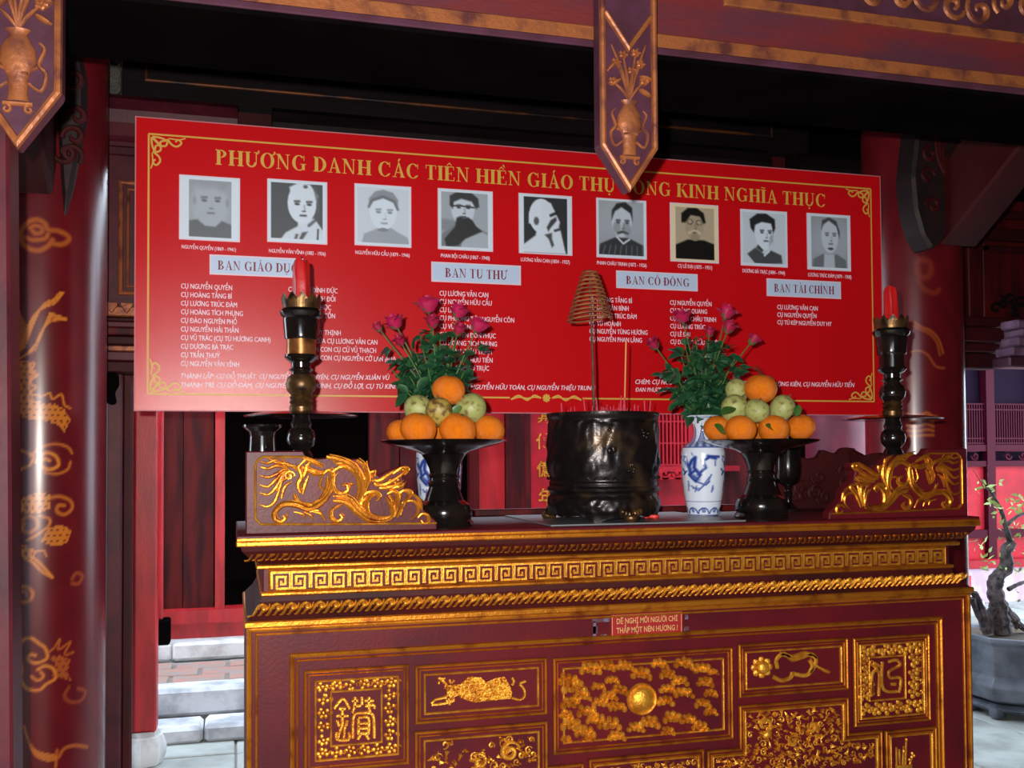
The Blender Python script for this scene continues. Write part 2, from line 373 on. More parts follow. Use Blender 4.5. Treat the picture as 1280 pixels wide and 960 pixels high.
# hall floor with stone slabs, courtyard paving
fl_o = struct('floor', MB().box(-3.2, 4.6, -6, 4.4, -.2, -.012), M['mortar'])
slab_v = [MB().box(-.29, .29, -.29, .29, -.04, 0).mesh('paving_slab', bevel=.006) for _ in range(1)]
slab_v[0].materials.append(M['pave'])
for i in range(-3, 8):
    for j in range(0, 4):
        o = bpy.data.objects.new('paving_slab', slab_v[0]); col.objects.link(o); o.parent = fl_o
        o.location = (i*.6+.1, 2.35+j*.6, rnd.uniform(-.004, .002)); o.rotation_euler = (0, 0, rnd.choice((0, PI/2, PI))+rnd.uniform(-.01, .01))
yard = struct('floor_courtyard', MB().box(-9, 16, 4.4, 14, -.25, -.016), M['mortar'])
tile_me = MB().box(-.395, .395, -.395, .395, -.05, 0).mesh('paving_stone', bevel=.006); tile_me.materials.append(M['pave'])
for i in range(-2, 14):
    for j in range(0, 6):
        x, y = -.4+i*.8, 4.82+j*.8
        if 1.2 < x < 2.6 or y > 8.6: continue
        o = bpy.data.objects.new('paving_stone', tile_me); col.objects.link(o); o.parent = yard
        o.location = (x, y, rnd.uniform(-.006, .004)); o.rotation_euler = (rnd.uniform(-.004, .004), 0, rnd.choice((0, PI/2, PI)))
struct('floor_forecourt', MB().box(-12, 16, -14, -6, -.22, -.05), M['pave'])
# dark timber ceiling of the hall
cl = struct('ceiling', MB().box(-3.2, 4.6, -3.4, 4.5, 3.34, 3.5), M['black_and_shade'])
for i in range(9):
    MB().box(-3.2, 4.6, 1.4+i*.34, 1.49+i*.34, 3.22, 3.345).build('purlin', M['black_and_shade'], cl)
struct('wall_front_added', MB().box(-3.3, -1.7, -3.5, -3.4, 0, 3.5).box(-.2, 4.7, -3.5, -3.4, 0, 3.5).box(-1.7, -.2, -3.5, -3.4, 2.6, 3.5), M['red_dull'])  # unseen wall added to cut ambient light, doorway placed for the banner glare
struct('wall_side_added', MB().box(4.6, 4.7, -3.4, 4.3, 0, 3.5), M['red_dull'])  # unseen wall, added to keep daylight off the right column
struct('wall_left', MB().box(-3.3, -3.2, -3.4, 4.4, 0, 3.4), M['red_dull'])

# ------------------------------------------------------------------ rear hall (behind the courtyard)
YB = 6.7
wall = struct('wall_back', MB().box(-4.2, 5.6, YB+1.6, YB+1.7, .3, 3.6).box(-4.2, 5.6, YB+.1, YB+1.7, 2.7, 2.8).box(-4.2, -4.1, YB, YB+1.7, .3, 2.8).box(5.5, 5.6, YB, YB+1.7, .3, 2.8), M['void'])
def back_part(name, pxs, m, y0=0., d=.1, z=None, parent=None):
    (a, t, b, bt) = pxs; p = at(a, t, YB+y0); q = at(b, bt, YB+y0)
    return MB().box(min(p.x, q.x), max(p.x, q.x), YB+y0, YB+y0+d, min(p.z, q.z), max(p.z, q.z)).build(name, m, parent or wall)
zt = at(250, 765, YB).z; zb = at(250, 797, YB).z
for (a, b, m, y) in ((150, 203, 'red_dull', .04), (204, 228, 'red_dull', .06), (229, 267, 'red_dull', .05), (269, 281, 'red_paint', .0), (463, 500, 'red_dull', .03), (501, 521, 'red_dull', .0), (588, 600, 'red_dull', .02), (601, 633, 'red_paint', .05), (634, 662, 'red_dull', .02), (828, 900, 'far_red', .07), (905, 990, 'red_dull', .04)):
    x0 = at(a, 600, YB).x; x1 = at(b, 600, YB).x
    MB().box(x0, x1, YB+y, YB+y+.08, zt, 2.7).build('wall_board', M[m], wall)
MB().box(-4.2, 5.6, YB-.06, YB+.12, zb+.10, zt+.02).build('sill_rail', M['red_paint'], wall)
MB().box(-4.2, 5.6, YB-.02, YB+.12, zb, zb+.11).build('skirting_board', M['red_paint'], wall)
MB().box(-4.2, 5.6, YB-.1, YB+.1, 2.5, 2.75).build('lintel', M['red_dull'], wall)
# dark interior furniture hints behind the open doorway
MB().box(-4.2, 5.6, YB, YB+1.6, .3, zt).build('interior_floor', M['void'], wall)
# lattice window of fine bars and a carved rail
lx0, lx1 = at(815, 560, YB).x, at(862, 560, YB).x; lz0, lz1 = at(840, 581, YB).z, at(840, 500, YB).z
lat = MB()
for i in range(11): x = lx0+(lx1-lx0)*i/10; lat.box(x-.006, x+.006, YB+.0, YB+.03, lz0, lz1)
for i in range(4): z = lz0+(lz1-lz0)*i/3; lat.box(lx0, lx1, YB+.002, YB+.026, z-.006, z+.006)
tag(lat.build('lattice_bars', M['far_red'], wall), kind='stuff')
MB().box(lx0-.05, lx1+.4, YB-.01, YB+.05, lz0-.05, lz0-.01).build('lattice_rail', M['far_red'], wall)
bk = MB(); bx, bz = at(838, 592, YB)[0], at(838, 592, YB)[2]
for s_ in (-1, 1): bk.tube([(x, YB-.01, z) for x, z in spiral(bx+s_*.055, bz, .045, 1.1, 0 if s_ < 0 else PI, sgn=s_)], .014)
bk.tube([(bx-.1, YB-.01, bz-.035), (bx+.1, YB-.01, bz-.035)], .014); tag(bk.build('carved_rail_scroll', M['far_red'], wall), kind='stuff')
# stone plinth, brick-paved terrace and steps on the left
plz = at(250, 818, YB-.02).z
pl = struct('trim_1', MB().box(-4.2, 5.6, YB-.2, YB+.3, .24, zb+.002), M['stone_pale'])
d2 = atz(250, 860, .235); YS2 = d2.y; YS1 = atz(250, 930, .0).y
ter = struct('floor_terrace', MB().box(-4.2, 5.6, YS2+.06, YB-.19, 0, .222), M['mortar'])
bme = MB().box(-.145, .145, -.085, .085, -.05, 0).mesh('brick', bevel=.006); bme.materials.append(M['brick'])
k = 0; y = YS2+.28
while y < YB-.28:
    for i in range(11):
        x = -1.75+i*.31+(.155 if k % 2 else 0)
        o = bpy.data.objects.new('brick', bme); col.objects.link(o); o.parent = ter
        o.location = (x, y, .236+rnd.uniform(-.005, .004)); o.rotation_euler = (rnd.uniform(-.015, .015), rnd.uniform(-.015, .015), rnd.uniform(-.015, .015))
    y += .185; k += 1
def blocks(name, parent, y0, y1, z0, z1, L, m, x0=-2.6, x1=1.6, bev=.02):
    x = x0
    while x < x1:
        l = L*rnd.uniform(.85, 1.15); MB().box(x+.004, x+l-.004, y0+rnd.uniform(0, .01), y1, z0, z1+rnd.uniform(-.006, .004)).build(name, m, parent, bevel=bev); x += l
blocks('stone_block', ter, YS2, YS2+.2, .085, .24, .95, M['stone'])
blocks('stone_step', ter, YS1, YS2-.004, 0, .09, .8, M['stone'])
blocks('plinth_stone', pl, YB-.24, YB-.17, .235, zb+.01, .7, M['stone_pale'], bev=.015)

# red post on a stone base in the courtyard edge
def square_post(label, cat, xa, xb, Y, zt_, zb_, m, name='wooden_post', w=None):
    p = at(xa, 700, Y); q = at(xb, 700, Y); w = q.x-p.x
    t = thing(name, label, cat, ((p.x+q.x)/2, Y+w/2, zb_)); t['kind'] = 'thing'
    MB().box(p.x, q.x, Y, Y+w, zb_, zt_).build('shaft', m, t, bevel=.008)
    return t, (p.x, q.x, w)
zf = at(180, 916, 5.1).z
pt, (pa, pb, pw) = square_post('bright red square wooden post on a rounded white stone base, left of the altar', 'post', 160, 196, 5.1, 3.2, max(zf, .12), M['red_paint'])
for s_ in (-1, 1):
    MB().box((pa+pb)/2+s_*(pw/2-.012)-.006, (pa+pb)/2+s_*(pw/2-.012)+.006, 5.094, 5.1, zf, 3.2).build('edge_bead', M['red_paint'], pt)
sb = MB(); c = Vector(((pa+pb)/2, 5.1+pw/2, 0)); R = pw*.78
sb.lathe([(R*.86, 0), (R*1.05, zf*.25), (R*1.08, zf*.55), (R*.92, zf*.82), (R*.8, zf*.86), (R*.8, zf)], c, 8)
sb.build('stone_base', M['stone_pale'], pt, smooth=True)
pt2, (qa, qb, qw) = square_post('thin red wooden post behind the bright red post, on a small black stone', 'post', 194, 204, YB-.22, 3.2, at(199, 775, YB-.22).z, M['red_paint'])
MB().box(qa-.03, qb+.04, YB-.235, YB-.1, zb+.003, at(199, 775, YB-.22).z).build('black_foot', M['black_and_shade'], pt2, bevel=.01)

# ------------------------------------------------------------------ columns with painted dragons
def column(name, label, cx, cy, R, z1, strokes, body=None, dots=None, seg=300, rings=560, z0=.09, faded=0.):
    t = thing(name, label, 'column', (cx, cy, 0)); t['kind'] = 'thing'
    th = np.linspace(0, 2*PI, seg, endpoint=False); zz = np.linspace(z0, z1, rings)
    T, Z = np.meshgrid(th, zz); vs = np.stack([cx+R*np.cos(T), cy+R*np.sin(T), Z], -1).reshape(-1, 3)
    mb = MB(); mb.v = [tuple(p) for p in vs]
    mb.f = [(j*seg+i, j*seg+(i+1) % seg, (j+1)*seg+(i+1) % seg, (j+1)*seg+i) for j in range(rings-1) for i in range(seg)]
    me = mb.mesh('column_shaft', (cx, cy, 0), True)
    n = Vector((-cx, -cy)).normalized(); a0 = math.atan2(n.y, n.x)
    S = ((T-a0+PI) % (2*PI)-PI)*R            # arc length from the camera-facing generatrix, + = right in the view
    S = S.ravel(); Zr = Z.ravel()
    g = np.zeros(S.shape)
    for pts, w, s_ in strokes:
        xs = [p[0] for p in pts]; zs = [p[1] for p in pts]
        msk = (S > min(xs)-w*2) & (S < max(xs)+w*2) & (Zr > min(zs)-w*2) & (Zr < max(zs)+w*2)
        if not msk.any(): continue
        d = dist_line(S[msk], Zr[msk], pts); g[msk] = np.maximum(g[msk], s_*np.clip(1.4-d/w, 0, 1))
    for pl_, s_ in (body or []):
        ins = inpoly(S, Zr, pl_)
        q = .018; u = S/q; v = Zr/q; r_ = np.floor(v); uu = (u+.5*(r_ % 2)) % 1; vv = v % 1
        dot = (np.hypot(uu-.5, (vv-.5)) < .24)
        g[ins] = np.maximum(g[ins], np.where(dot[ins], .15, s_))
    nz = .5+.5*np.sin(S*37+np.sin(Zr*9)*2)*np.sin(Zr*23+S*11)
    base = np.array([104, 20, 28])/255; dk = np.array([84, 14, 22])/255; gold = np.array([226, 142, 44])/255
    b = base[None]*(1-nz[:, None]*.6)+dk[None]*nz[:, None]*.6
    g = np.clip(g*(1-faded*.5), 0, 1)[:, None]
    color_attr(me, np_lin(b*(1-g)+gold[None]*g))
    link('painted_shaft', me, M['painted_column'], t)
    MB().lathe([(R*1.35, 0), (R*1.5, .03), (R*1.45, .07), (R*1.12, .1)], (cx, cy, 0), 32).build('stone_base', M['stone'], t, smooth=True)
    return t
def cylmap(cx, cy, R):
    n = Vector((-cx, -cy)).normalized(); a0 = math.atan2(n.y, n.x)
    def f(px, py):
        d = ray(px, py); ax, ay = d.x, d.y; ox, oy = -cx, -cy
        A = ax*ax+ay*ay; B = 2*(ax*ox+ay*oy); C = ox*ox+oy*oy-R*R; D = B*B-4*A*C
        t = (-B-math.sqrt(max(D, 0)))/(2*A); x, y = d.x*t, d.y*t
        return (((math.atan2(y-cy, x-cx)-a0+PI) % (2*PI)-PI)*R, EYE+d.z*t)
    return f
CR = .205
rightx = at(134, 600, 3.6).x
def col_at(px_edge, Y, R, side):      # centre so that the silhouette touches px_edge
    x = at(px_edge, 560, Y).x
    for _ in range(20):
        # tangent direction
        d = math.hypot(x, Y); a = math.atan2(x, Y)+side*math.asin(R/d); px = 640+FPX*math.tan(a-YAW); x += (px_edge-px)*.0028
    return x
CXL = col_at(133, 3.6, CR, 1); CXR = col_at(1208, 3.72, CR, 1)
fm = cylmap(CXL, 3.6, CR)
def c6(pts): return [fm(x/2.6667, 240+y/2.6667) for x, y in pts]
def c7(pts): return [fm(x/2.6667, 600+y/2.6667) for x, y in pts]
def c2v(pts, n=8): return [tuple(p) for p in bez(pts, n)]
st = []
def S6(pts, w=.0035, s=.85, n=6): st.append(([tuple(q) for q in bez(c6(pts), n)], w*1.25, min(1, s*1.15)))
def S7(pts, w=.0035, s=.85, n=6): st.append(([tuple(q) for q in bez(c7(pts), n)], w*1.25, min(1, s*1.15)))
# cloud at the top
S6([(55, 150), (70, 130), (95, 100), (125, 92), (150, 105), (160, 125), (195, 130), (225, 145), (230, 160), (205, 175), (170, 170)], .007, .5)
S6([(70, 140), (75, 170), (100, 190), (130, 195), (160, 180), (175, 160)], .007, .5); S6([(100, 120), (118, 112), (140, 120), (138, 135), (118, 138), (108, 128)], .006, .5)
S6([(85, 150), (110, 160), (150, 155), (160, 140)], .006, .5)
# flowing mane
for k in range(6):
    t_ = k*11
    S6([(55+t_*.5, 540-t_*.4), (80+t_*.7, 480-t_), (110+t_*.7, 415-t_*.8), (150+t_*.5, 385-t_*.5), (185+t_*.2, 370-t_*.6), (212, 335)], .0019, .75)
    S6([(60+t_, 560-t_*.5), (110+t_*.6, 520-t_), (135+t_*.5, 470-t_), (170, 432-t_*.5), (222, 428-t_*.1)], .0019, .75)
    S6([(45+t_*.6, 360+t_*2), (62+t_*.6, 400+t_), (70+t_*.3, 450), (60+t_*.2, 520)], .0019, .6)
bodies = [(c6([(45, 560), (100, 566), (122, 600), (100, 650), (112, 695), (60, 725), (40, 650)]), .75), (c6([(38, 570), (75, 565), (105, 580), (85, 610), (70, 640), (85, 680), (130, 700), (180, 705), (215, 725), (235, 760), (215, 800), (190, 775), (140, 760), (90, 755), (50, 740), (36, 700)]), .8),
          (c7([(48, 85), (85, 55), (130, 40), (168, 50), (165, 95), (130, 110), (85, 112), (55, 108)]), .85),
          (c7([(135, 205), (160, 160), (200, 150), (240, 165), (225, 210), (180, 222)]), .8), (c7([(55, 225), (80, 215), (120, 235), (115, 265), (85, 262), (60, 250)]), .8),
          (c7([(160, 590), (200, 585), (235, 600), (225, 640), (240, 670), (205, 660), (170, 650), (185, 615)]), .5)]
S6([(90, 575), (115, 570), (105, 600), (125, 610), (95, 635), (120, 650), (100, 670), (140, 680), (165, 670), (175, 690), (205, 675), (215, 710), (235, 720)], .003, .75)
S6([(45, 850), (80, 865), (110, 880), (100, 910), (70, 925), (50, 950)], .004, .7); S6([(100, 880), (140, 850), (185, 840), (225, 850), (240, 870)], .004, .6)
S6([(120, 900), (150, 870), (185, 880), (195, 910), (165, 925), (135, 910), (145, 890), (165, 895)], .005, .8); S6([(150, 935), (190, 940), (225, 925), (235, 900)], .004, .6)
S7([(75, 135), (95, 120), (120, 130), (125, 155), (100, 175), (75, 165), (80, 145)], .005, .6); S7([(130, 120), (165, 130), (160, 155), (120, 185), (90, 200)], .004, .7)
S7([(165, 60), (200, 55), (235, 70), (240, 95), (215, 115), (190, 105), (195, 85), (215, 85)], .005, .6); S7([(50, 120), (65, 160), (55, 200)], .004, .6)
S7([(85, 262), (110, 275), (140, 305), (175, 325)], .004, .8); S7([(95, 250), (130, 275), (175, 325)], .004, .8); S7([(120, 240), (145, 235), (155, 255)], .003, .7)
S7([(60, 360), (85, 355), (108, 375), (100, 400), (75, 408), (60, 395)], .005, .6); S7([(65, 375), (85, 372), (90, 388)], .004, .5)
S7([(240, 330), (255, 310), (275, 320), (262, 345), (240, 345)], .005, .35)
for o_ in (0, 1):
    S7([(65, 560), (75, 535), (105, 528), (130, 545), (150, 560), (158, 590), (140, 605), (115, 610), (95, 600), (100, 582), (118, 585)], .0045, .75)
    S7([(65, 590), (72, 630), (70, 665), (90, 695), (130, 700), (155, 680), (185, 660), (178, 630), (150, 620), (125, 632)], .0045, .75)
S7([(105, 655), (125, 668), (145, 655), (135, 640)], .004, .7); S7([(160, 575), (180, 560), (200, 530), (195, 565), (235, 540), (215, 580), (245, 575)], .003, .5)
S7([(230, 690), (215, 720), (235, 740), (270, 735), (285, 705), (260, 695)], .005, .3)
for k in range(6): S7([(80+k*4, 820+k*14), (95+k*5, 870+k*10), (125+k*6, 905+k*6), (190, 918+k*3)], .0026, .6)
S7([(195, 925), (215, 895), (250, 885), (290, 890)], .005, .5); S7([(190, 900), (185, 960)], .004, .5)
column('lacquered_column', 'large round dark red lacquered column painted with a gold dragon, at far left', CXL, 3.6, CR, 3.3, st, bodies)
fr = cylmap(CXR, 3.72, CR); sr = []
def SR(pts, w=.006, s=.6): sr.append(([tuple(q) for q in bez([fr(1080+x/3.69, 200+y/3.69) for x, y in pts], 6)], w, s))
SR([(245, 480), (260, 460), (300, 470), (310, 510), (290, 540), (255, 535), (245, 500)], .014, .26); SR([(250, 550), (270, 590), (320, 615), (345, 600)], .012, .26)
SR([(225, 745), (265, 770), (310, 790), (345, 830), (365, 890)], .006, .6); SR([(225, 760), (260, 782), (300, 800), (335, 840), (350, 900)], .006, .5)
SR([(215, 885), (255, 880), (295, 900), (330, 950), (370, 960)], .005, .55); SR([(120, 1190), (260, 1180), (330, 1190)], .012, .7)
for k in range(5): SR([(200, 1170+k*26), (240, 1185+k*22), (290, 1165+k*26), (320, 1190+k*20)], .006, .7)  # these strokes, with the broad one above, paint in a gold reflection
column('lacquered_column', 'round dark red lacquered column with faint gold painting, behind the right candlestick', CXR, 3.72, CR, 3.3, sr, None, faded=.3)

def cyl_column(label, px, Y, R, z1, m):
    x = at(px, 560, Y).x; t = thing('round_column', label, 'column', (x, Y, 0)); t['kind'] = 'thing'
    MB().lathe([(R, .05), (R*1.02, 1.2), (R, z1)], (x, Y, 0), 48).build('shaft', m, t, smooth=True)
    MB().lathe([(R*1.4, 0), (R*1.45, .04), (R*1.1, .06)], (x, Y, 0), 32).build('stone_base', M['stone'], t, smooth=True)
    return t
cyl_column('plain rose-red column of the rear hall, seen below the banner at right', 1046, 6.15, .21, 3.1, M['pink_col'])

# near left post under the front lintel
t = thing('front_post', 'dark red square post at the left edge under the front lintel', 'post', (at(-30, 600, 2.2).x, 2.25, 0)); t['kind'] = 'thing'
MB().add([(at(-140, 560, 2.2).x, 2.2, 0), (at(24, 980, 2.2).x, 2.2, 0), (at(24, 980, 2.2).x, 2.3, 0), (at(-140, 560, 2.2).x, 2.3, 0),
          (at(-140, 560, 2.2).x, 2.2, 2.45), (at(8, 160, 2.2).x, 2.2, 2.45), (at(8, 160, 2.2).x, 2.3, 2.45), (at(-140, 560, 2.2).x, 2.3, 2.45)],
         [(0, 3, 2, 1), (4, 5, 6, 7), (0, 1, 5, 4), (1, 2, 6, 5), (2, 3, 7, 6), (3, 0, 4, 7)]).build('shaft', M['jamb'], t, bevel=.006)
# narrow posts beside the left column
for (lab, a, b, Y, m, zt_, zb_) in (('purple-brown lacquered post just right of the left dragon column', 131, 152, 4.0, 'jamb', at(140, 466, 4).z, 0),
                       ('narrow deep red jamb between the left column and the bright red post', 152, 165, 4.02, 'lacquer_dark', at(140, 466, 4).z, 0)):
    square_post(lab, 'post', a, b, Y, zt_, zb_, M[m])

# ------------------------------------------------------------------ timber frame behind the banner
YT = 3.95
fr_ = thing('timber_frame', 'dark red timber frame with crown moulding behind the banner', 'frame', (-.3, YT, 0)); fr_['kind'] = 'thing'
def beam_prof(x0, x1, name='rounded_beam', m='jamb'):
    zt_, zb_ = 2.835, 2.60; d = .2
    pf = [(YT+.05, zt_), (YT-.02, zt_-.004), (YT-.055, zt_-.03), (YT-.07, zt_-.075), (YT-.06, zt_-.12), (YT-.03, zt_-.16), (YT+.0, zt_-.175), (YT, zt_-.19), (YT-.015, zt_-.2), (YT-.015, zt_-.225), (YT+.03, zt_-.235), (YT+d, zb_), (YT+d, zt_)]
    MB().prism_x(pf, x0, x1).build(name, M[m], fr_)
xl = at(108, 140, YT).x; beam_prof(xl, at(297, 140, YT).x); beam_prof(at(340, 150, YT).x, at(955, 200, YT).x, m='dark_wood'); beam_prof(at(990, 205, YT).x, at(1142, 220, YT).x, m='dark_wood')
MB().box(at(297, 140, YT).x, at(990, 140, YT).x, YT+.06, YT+.16, 2.64, 2.83).build('beam_tenon', M['lacquer_dark'], fr_)
def jamb(a, b, flip=False):
    xa, xb = at(a, 300, YT).x, at(b, 300, YT).x
    MB().box(xa, xb, YT, YT+.12, at(140, 385, YT).z, 2.62).build('jamb_panel', M['jamb'], fr_, bevel=.004)
    ri = MB(); zc = at(150, 228, YT).z; zd = at(150, 366, YT).z
    x1_, x2_ = (at(151, 300, YT).x, xb+.03) if not flip else (xa-.03, at(1112, 300, YT).x)
    ri.rail([(x1_, zd), (x2_, zd), (x2_, zc), (x1_, zc)], .018, .012, YT); ri.rail([(x1_+.025, zd+.025), (x2_, zd+.025), (x2_, zc-.025), (x1_+.025, zc-.025)], .01, .008, YT)
    ri.build('inset_moulding', M['gold_worn'], fr_)
    zs = [at(140, y, YT).z for y in (384, 397, 403, 411, 421, 432, 440, 452, 466)]
    for i, (off, m) in enumerate(((.045, 'gold_worn'), (.03, 'lacquer_dark'), (.05, 'jamb'), (.07, 'red_dull'), (.05, 'lacquer_dark'), (.035, 'gold_worn'), (.05, 'jamb'), (.04, 'lacquer_dark'))):
        MB().box(xa-.01, xb+.05, YT-off, YT+.1, zs[i+1], zs[i]-.002).build('cornice_moulding', M[m], fr_, bevel=.004)
    for i in range(4):
        x = xa+.02+i*.052; z = zs[0]
        MB().prism([(x-.022, z), (x, z-.03), (x+.022, z), (x+.02, z+.012), (x-.02, z+.012)], YT-.055, YT).build('lotus_petal', M['gold_worn'], fr_, bevel=.003)
jamb(116, 176); jamb(1090, 1137, True)
# carved bracket under the left cornice
t = MB(); cpts = PL([(128, 466), (146, 466), (147, 480), (141, 490), (144, 503), (136, 506), (130, 498), (133, 486)], YT-.05)
t.prism(cpts, YT-.07, YT+.02).build('carved_bracket', M['black_and_shade'], fr_, bevel=.006)
MB().box(at(120, 90, 4.05).x, at(152, 90, 4.05).x, 4.02, 4.1, at(140, 118, 4.05).z, at(140, 38, 4.05).z).build('carved_grey_block', M['grey_carve'], fr_, bevel=.01)
gb = MB()
for i in range(5): gb.tube([(x, 4.015, z) for x, z in spiral(at(144, 50, 4.02).x, at(144, 46+i*16, 4.02).z, .022, 1.2, i, sgn=(-1)**i)], .006)
tag(gb.build('carved_scrolls', M['grey_carve'], fr_), kind='stuff')
MB().box(at(100, 34, 4).x, at(132, 34, 4).x, 3.96, 4.05, at(120, 44, 4).z, at(120, 30, 4).z).build('moulded_cap', M['jamb'], fr_, bevel=.01)

# dark frieze board high behind the banner
YF = 4.2
fz = thing('frieze_board', 'dark horizontal frieze board with thin gold lines above the banner', 'board', (1, YF, 2.9)); fz['kind'] = 'thing'
x0, x1 = at(152, 90, YF).x, at(1010, 150, YF).x
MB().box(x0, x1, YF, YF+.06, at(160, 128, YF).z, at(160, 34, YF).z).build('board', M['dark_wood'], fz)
za, zb2 = at(183, 100, YF).z, at(183, 46, YF).z
MB().rail([(at(183, 98, YF).x, za), (x1-.2, za), (x1-.2, zb2), (at(183, 98, YF).x, zb2)], .014, .01, YF).build('gilt_line', mat('dulled_gilt_line', rgb(110, 60, 24), .5, metal=.4, var=rgb(34, 22, 26), scale=6, lo=.4, hi=.6), fz)
cr = MB()
for (a, b) in (((188, 46), (270, 54)), ((245, 52), (372, 62)), ((375, 66), (560, 88)), ((500, 76), (640, 92))):
    p, q = at(*a, YF), at(*b, YF); cr.tube([(p.x+(q.x-p.x)*i/8, YF-.004, p.z+(q.z-p.z)*i/8+rnd.uniform(-.005, .005)) for i in range(9)], taper(9, .001, .008, .001), 5)
for i in range(9):
    x, z = P2(505+i*14, 86+(i % 3)*9, YF); cr.tube([(a, YF-.002, b) for a, b in spiral(x, z, .035, .9, i*1.3)], .004, 5)
tag(cr.build('carved_frieze_relief', M['dark_wood'], fz), kind='stuff')
MB().box(at(-60, 40, 4.3).x, at(1300, 100, 4.3).x, 4.3, 4.36, 2.8, 3.33).build('backing_board', M['black_and_shade'], fz)

# roof braces over the two columns and their carved consoles
def brace(label, x, y0, z0, y1, z1, m):   # z0 = underside at the column
    t = thing('roof_brace', label, 'brace', (x, y0, z0)); t['kind'] = 'thing'
    MB().beam((x, y0, z0+.17), (x, y1, z1), .17, .27).build('diagonal_timber', m, t, bevel=.01)
    return t
zl = at(60, 262, 3.4).z
brace('diagonal dark red roof brace rising from the left dragon column', CXL-.01, 3.42, at(50, 272, 3.4).z, 2.4, 3.05, M['lacquer_dark'])
bR = brace('diagonal dark red roof brace rising from the right column to the upper right', CXR+.0, 3.50, at(1185, 334, 3.55).z, 2.45, 3.12, M['lacquer_dark'])
M['console'] = mat('dark_carved_wood', rgb(34, 12, 14), .6, var=rgb(20, 9, 11), scale=20, bump=.6, bscale=30)
def console(label, pts, Y, seed):
    p0 = at(*pts[0], Y); t = thing('carved_console', label, 'carving', (p0.x, Y, p0.z)); t['kind'] = 'thing'
    MB().prism(PL(pts, Y), Y, Y+.12).build('console_body', M['console'], t, bevel=.012)
    rr = random.Random(seed); mb = MB(); cx = sum(p[0] for p in pts)/len(pts); cy = sum(p[1] for p in pts)/len(pts)
    for k in range(5):
        a = pts[rr.randrange(len(pts))]; q = P2(a[0]*.5+cx*.5, a[1]*.5+cy*.5, Y)
        mb.tube([(x, Y-.004, z) for x, z in spiral(q[0], q[1], .036, 1.1, rr.random()*6, sgn=rr.choice((-1, 1)))], taper(22, .008, .011, .006), 6, fy=.8)
    tag(mb.build('carved_scrolls', M['lacquer_dark'], t, smooth=True), kind='stuff')
console('dark carved console beside the left column, under the ceiling', [(70, 46), (96, 44), (106, 90), (106, 140), (98, 190), (90, 235), (80, 272), (76, 230), (70, 130)], 3.4, 3)
console('dark carved console in the upper right corner beside the roof brace', [(1158, 110), (1244, 110), (1232, 190), (1206, 246), (1180, 300), (1166, 312), (1154, 294), (1145, 262), (1141, 220), (1147, 165)], 3.40, 5)
bu = MB(); q = P2(1190, 205, 3.39)
for k in range(4):
    bu.tube([(q[0]+(.028+.02*k)*math.cos(a)*.8, 3.395, q[1]+(.05+.03*k)*math.sin(a)+.03*k) for a in [2.2+i*.28 for i in range(14)]], taper(14, .004, .011, .005), 6)
bu.ball((q[0]+.01, 3.39, q[1]-.02), (.022, .02, .03), 10, 6)
kk = [o for o in bpy.data.objects if o.name.startswith('carved_console') and o.parent is None][-1]
tag(bu.build('carved_shell', M['lacquer_dark'], kk, smooth=True), kind='stuff')

# panelled partition right of the right column
YP = 4.3
pp = thing('panelled_partition', 'dark red panelled partition right of the right column', 'partition', (at(1245, 350, YP).x, YP, 2)); pp['kind'] = 'thing'
xa, xb = at(1140, 350, YP).x, at(1420, 350, YP).x
MB().box(xa, xb, YP, YP+.08, at(1245, 408, YP).z, 3.3).build('board', M['red_dull'], pp)
for y0, y1, o in ((264, 274, .03), (288, 302, .05), (308, 316, .02), (398, 410, .04), (412, 430, .07), (431, 442, .05), (443, 462, .03)):
    MB().box(xa, xb if y0 < 400 else at(1244-(y0-398)*.1, 350, YP).x, YP-o, YP+.05, at(1245, y1, YP).z, at(1245, y0, YP).z).build('moulded_rail', M['lacquer_dark'], pp, bevel=.006)
for a, b, o in ((1206, 1222, .03), (1226, 1234, .02), (1300, 1316, .03)):
    MB().box(at(a, 350, YP).x, at(b, 350, YP).x, YP-o, YP+.02, at(1245, 399, YP).z, at(1245, 301, YP).z).build('stile', M['red_dull'], pp, bevel=.005)
mb = MB()
for i in range(7):
    q = P2(1244+i*8, 386-(i % 3)*7, YP); mb.tube([(x, YP-.006, z) for x, z in spiral(q[0], q[1], .035, 1., i*1.7, sgn=(-1)**i)], .009, 5)
tag(mb.build('carved_foliage', M['dark_wood'], pp), kind='stuff')

# weathered capital on the right
t = thing('stone_capital', 'weathered lilac capital at the right edge above the courtyard', 'capital', (at(1275, 440, 4.24).x, 4.3, 1.9)); t['kind'] = 'thing'
cx = at(1300, 430, 4.24).x
for (y0, y1, px) in ((404, 414, 1247), (415, 424, 1252), (425, 436, 1247), (437, 448, 1240), (449, 462, 1236)):
    hw = cx-at(px, 430, 4.24).x; MB().box(cx-hw, cx+hw, 4.10, 4.225, at(1260, y1, 4.24).z, at(1260, y0, 4.24).z).build('moulded_course' if y1 < 449 else 'dark_tie_beam', M['lilac'] if y1 < 449 else M['panel_purple'], t, bevel=.008)

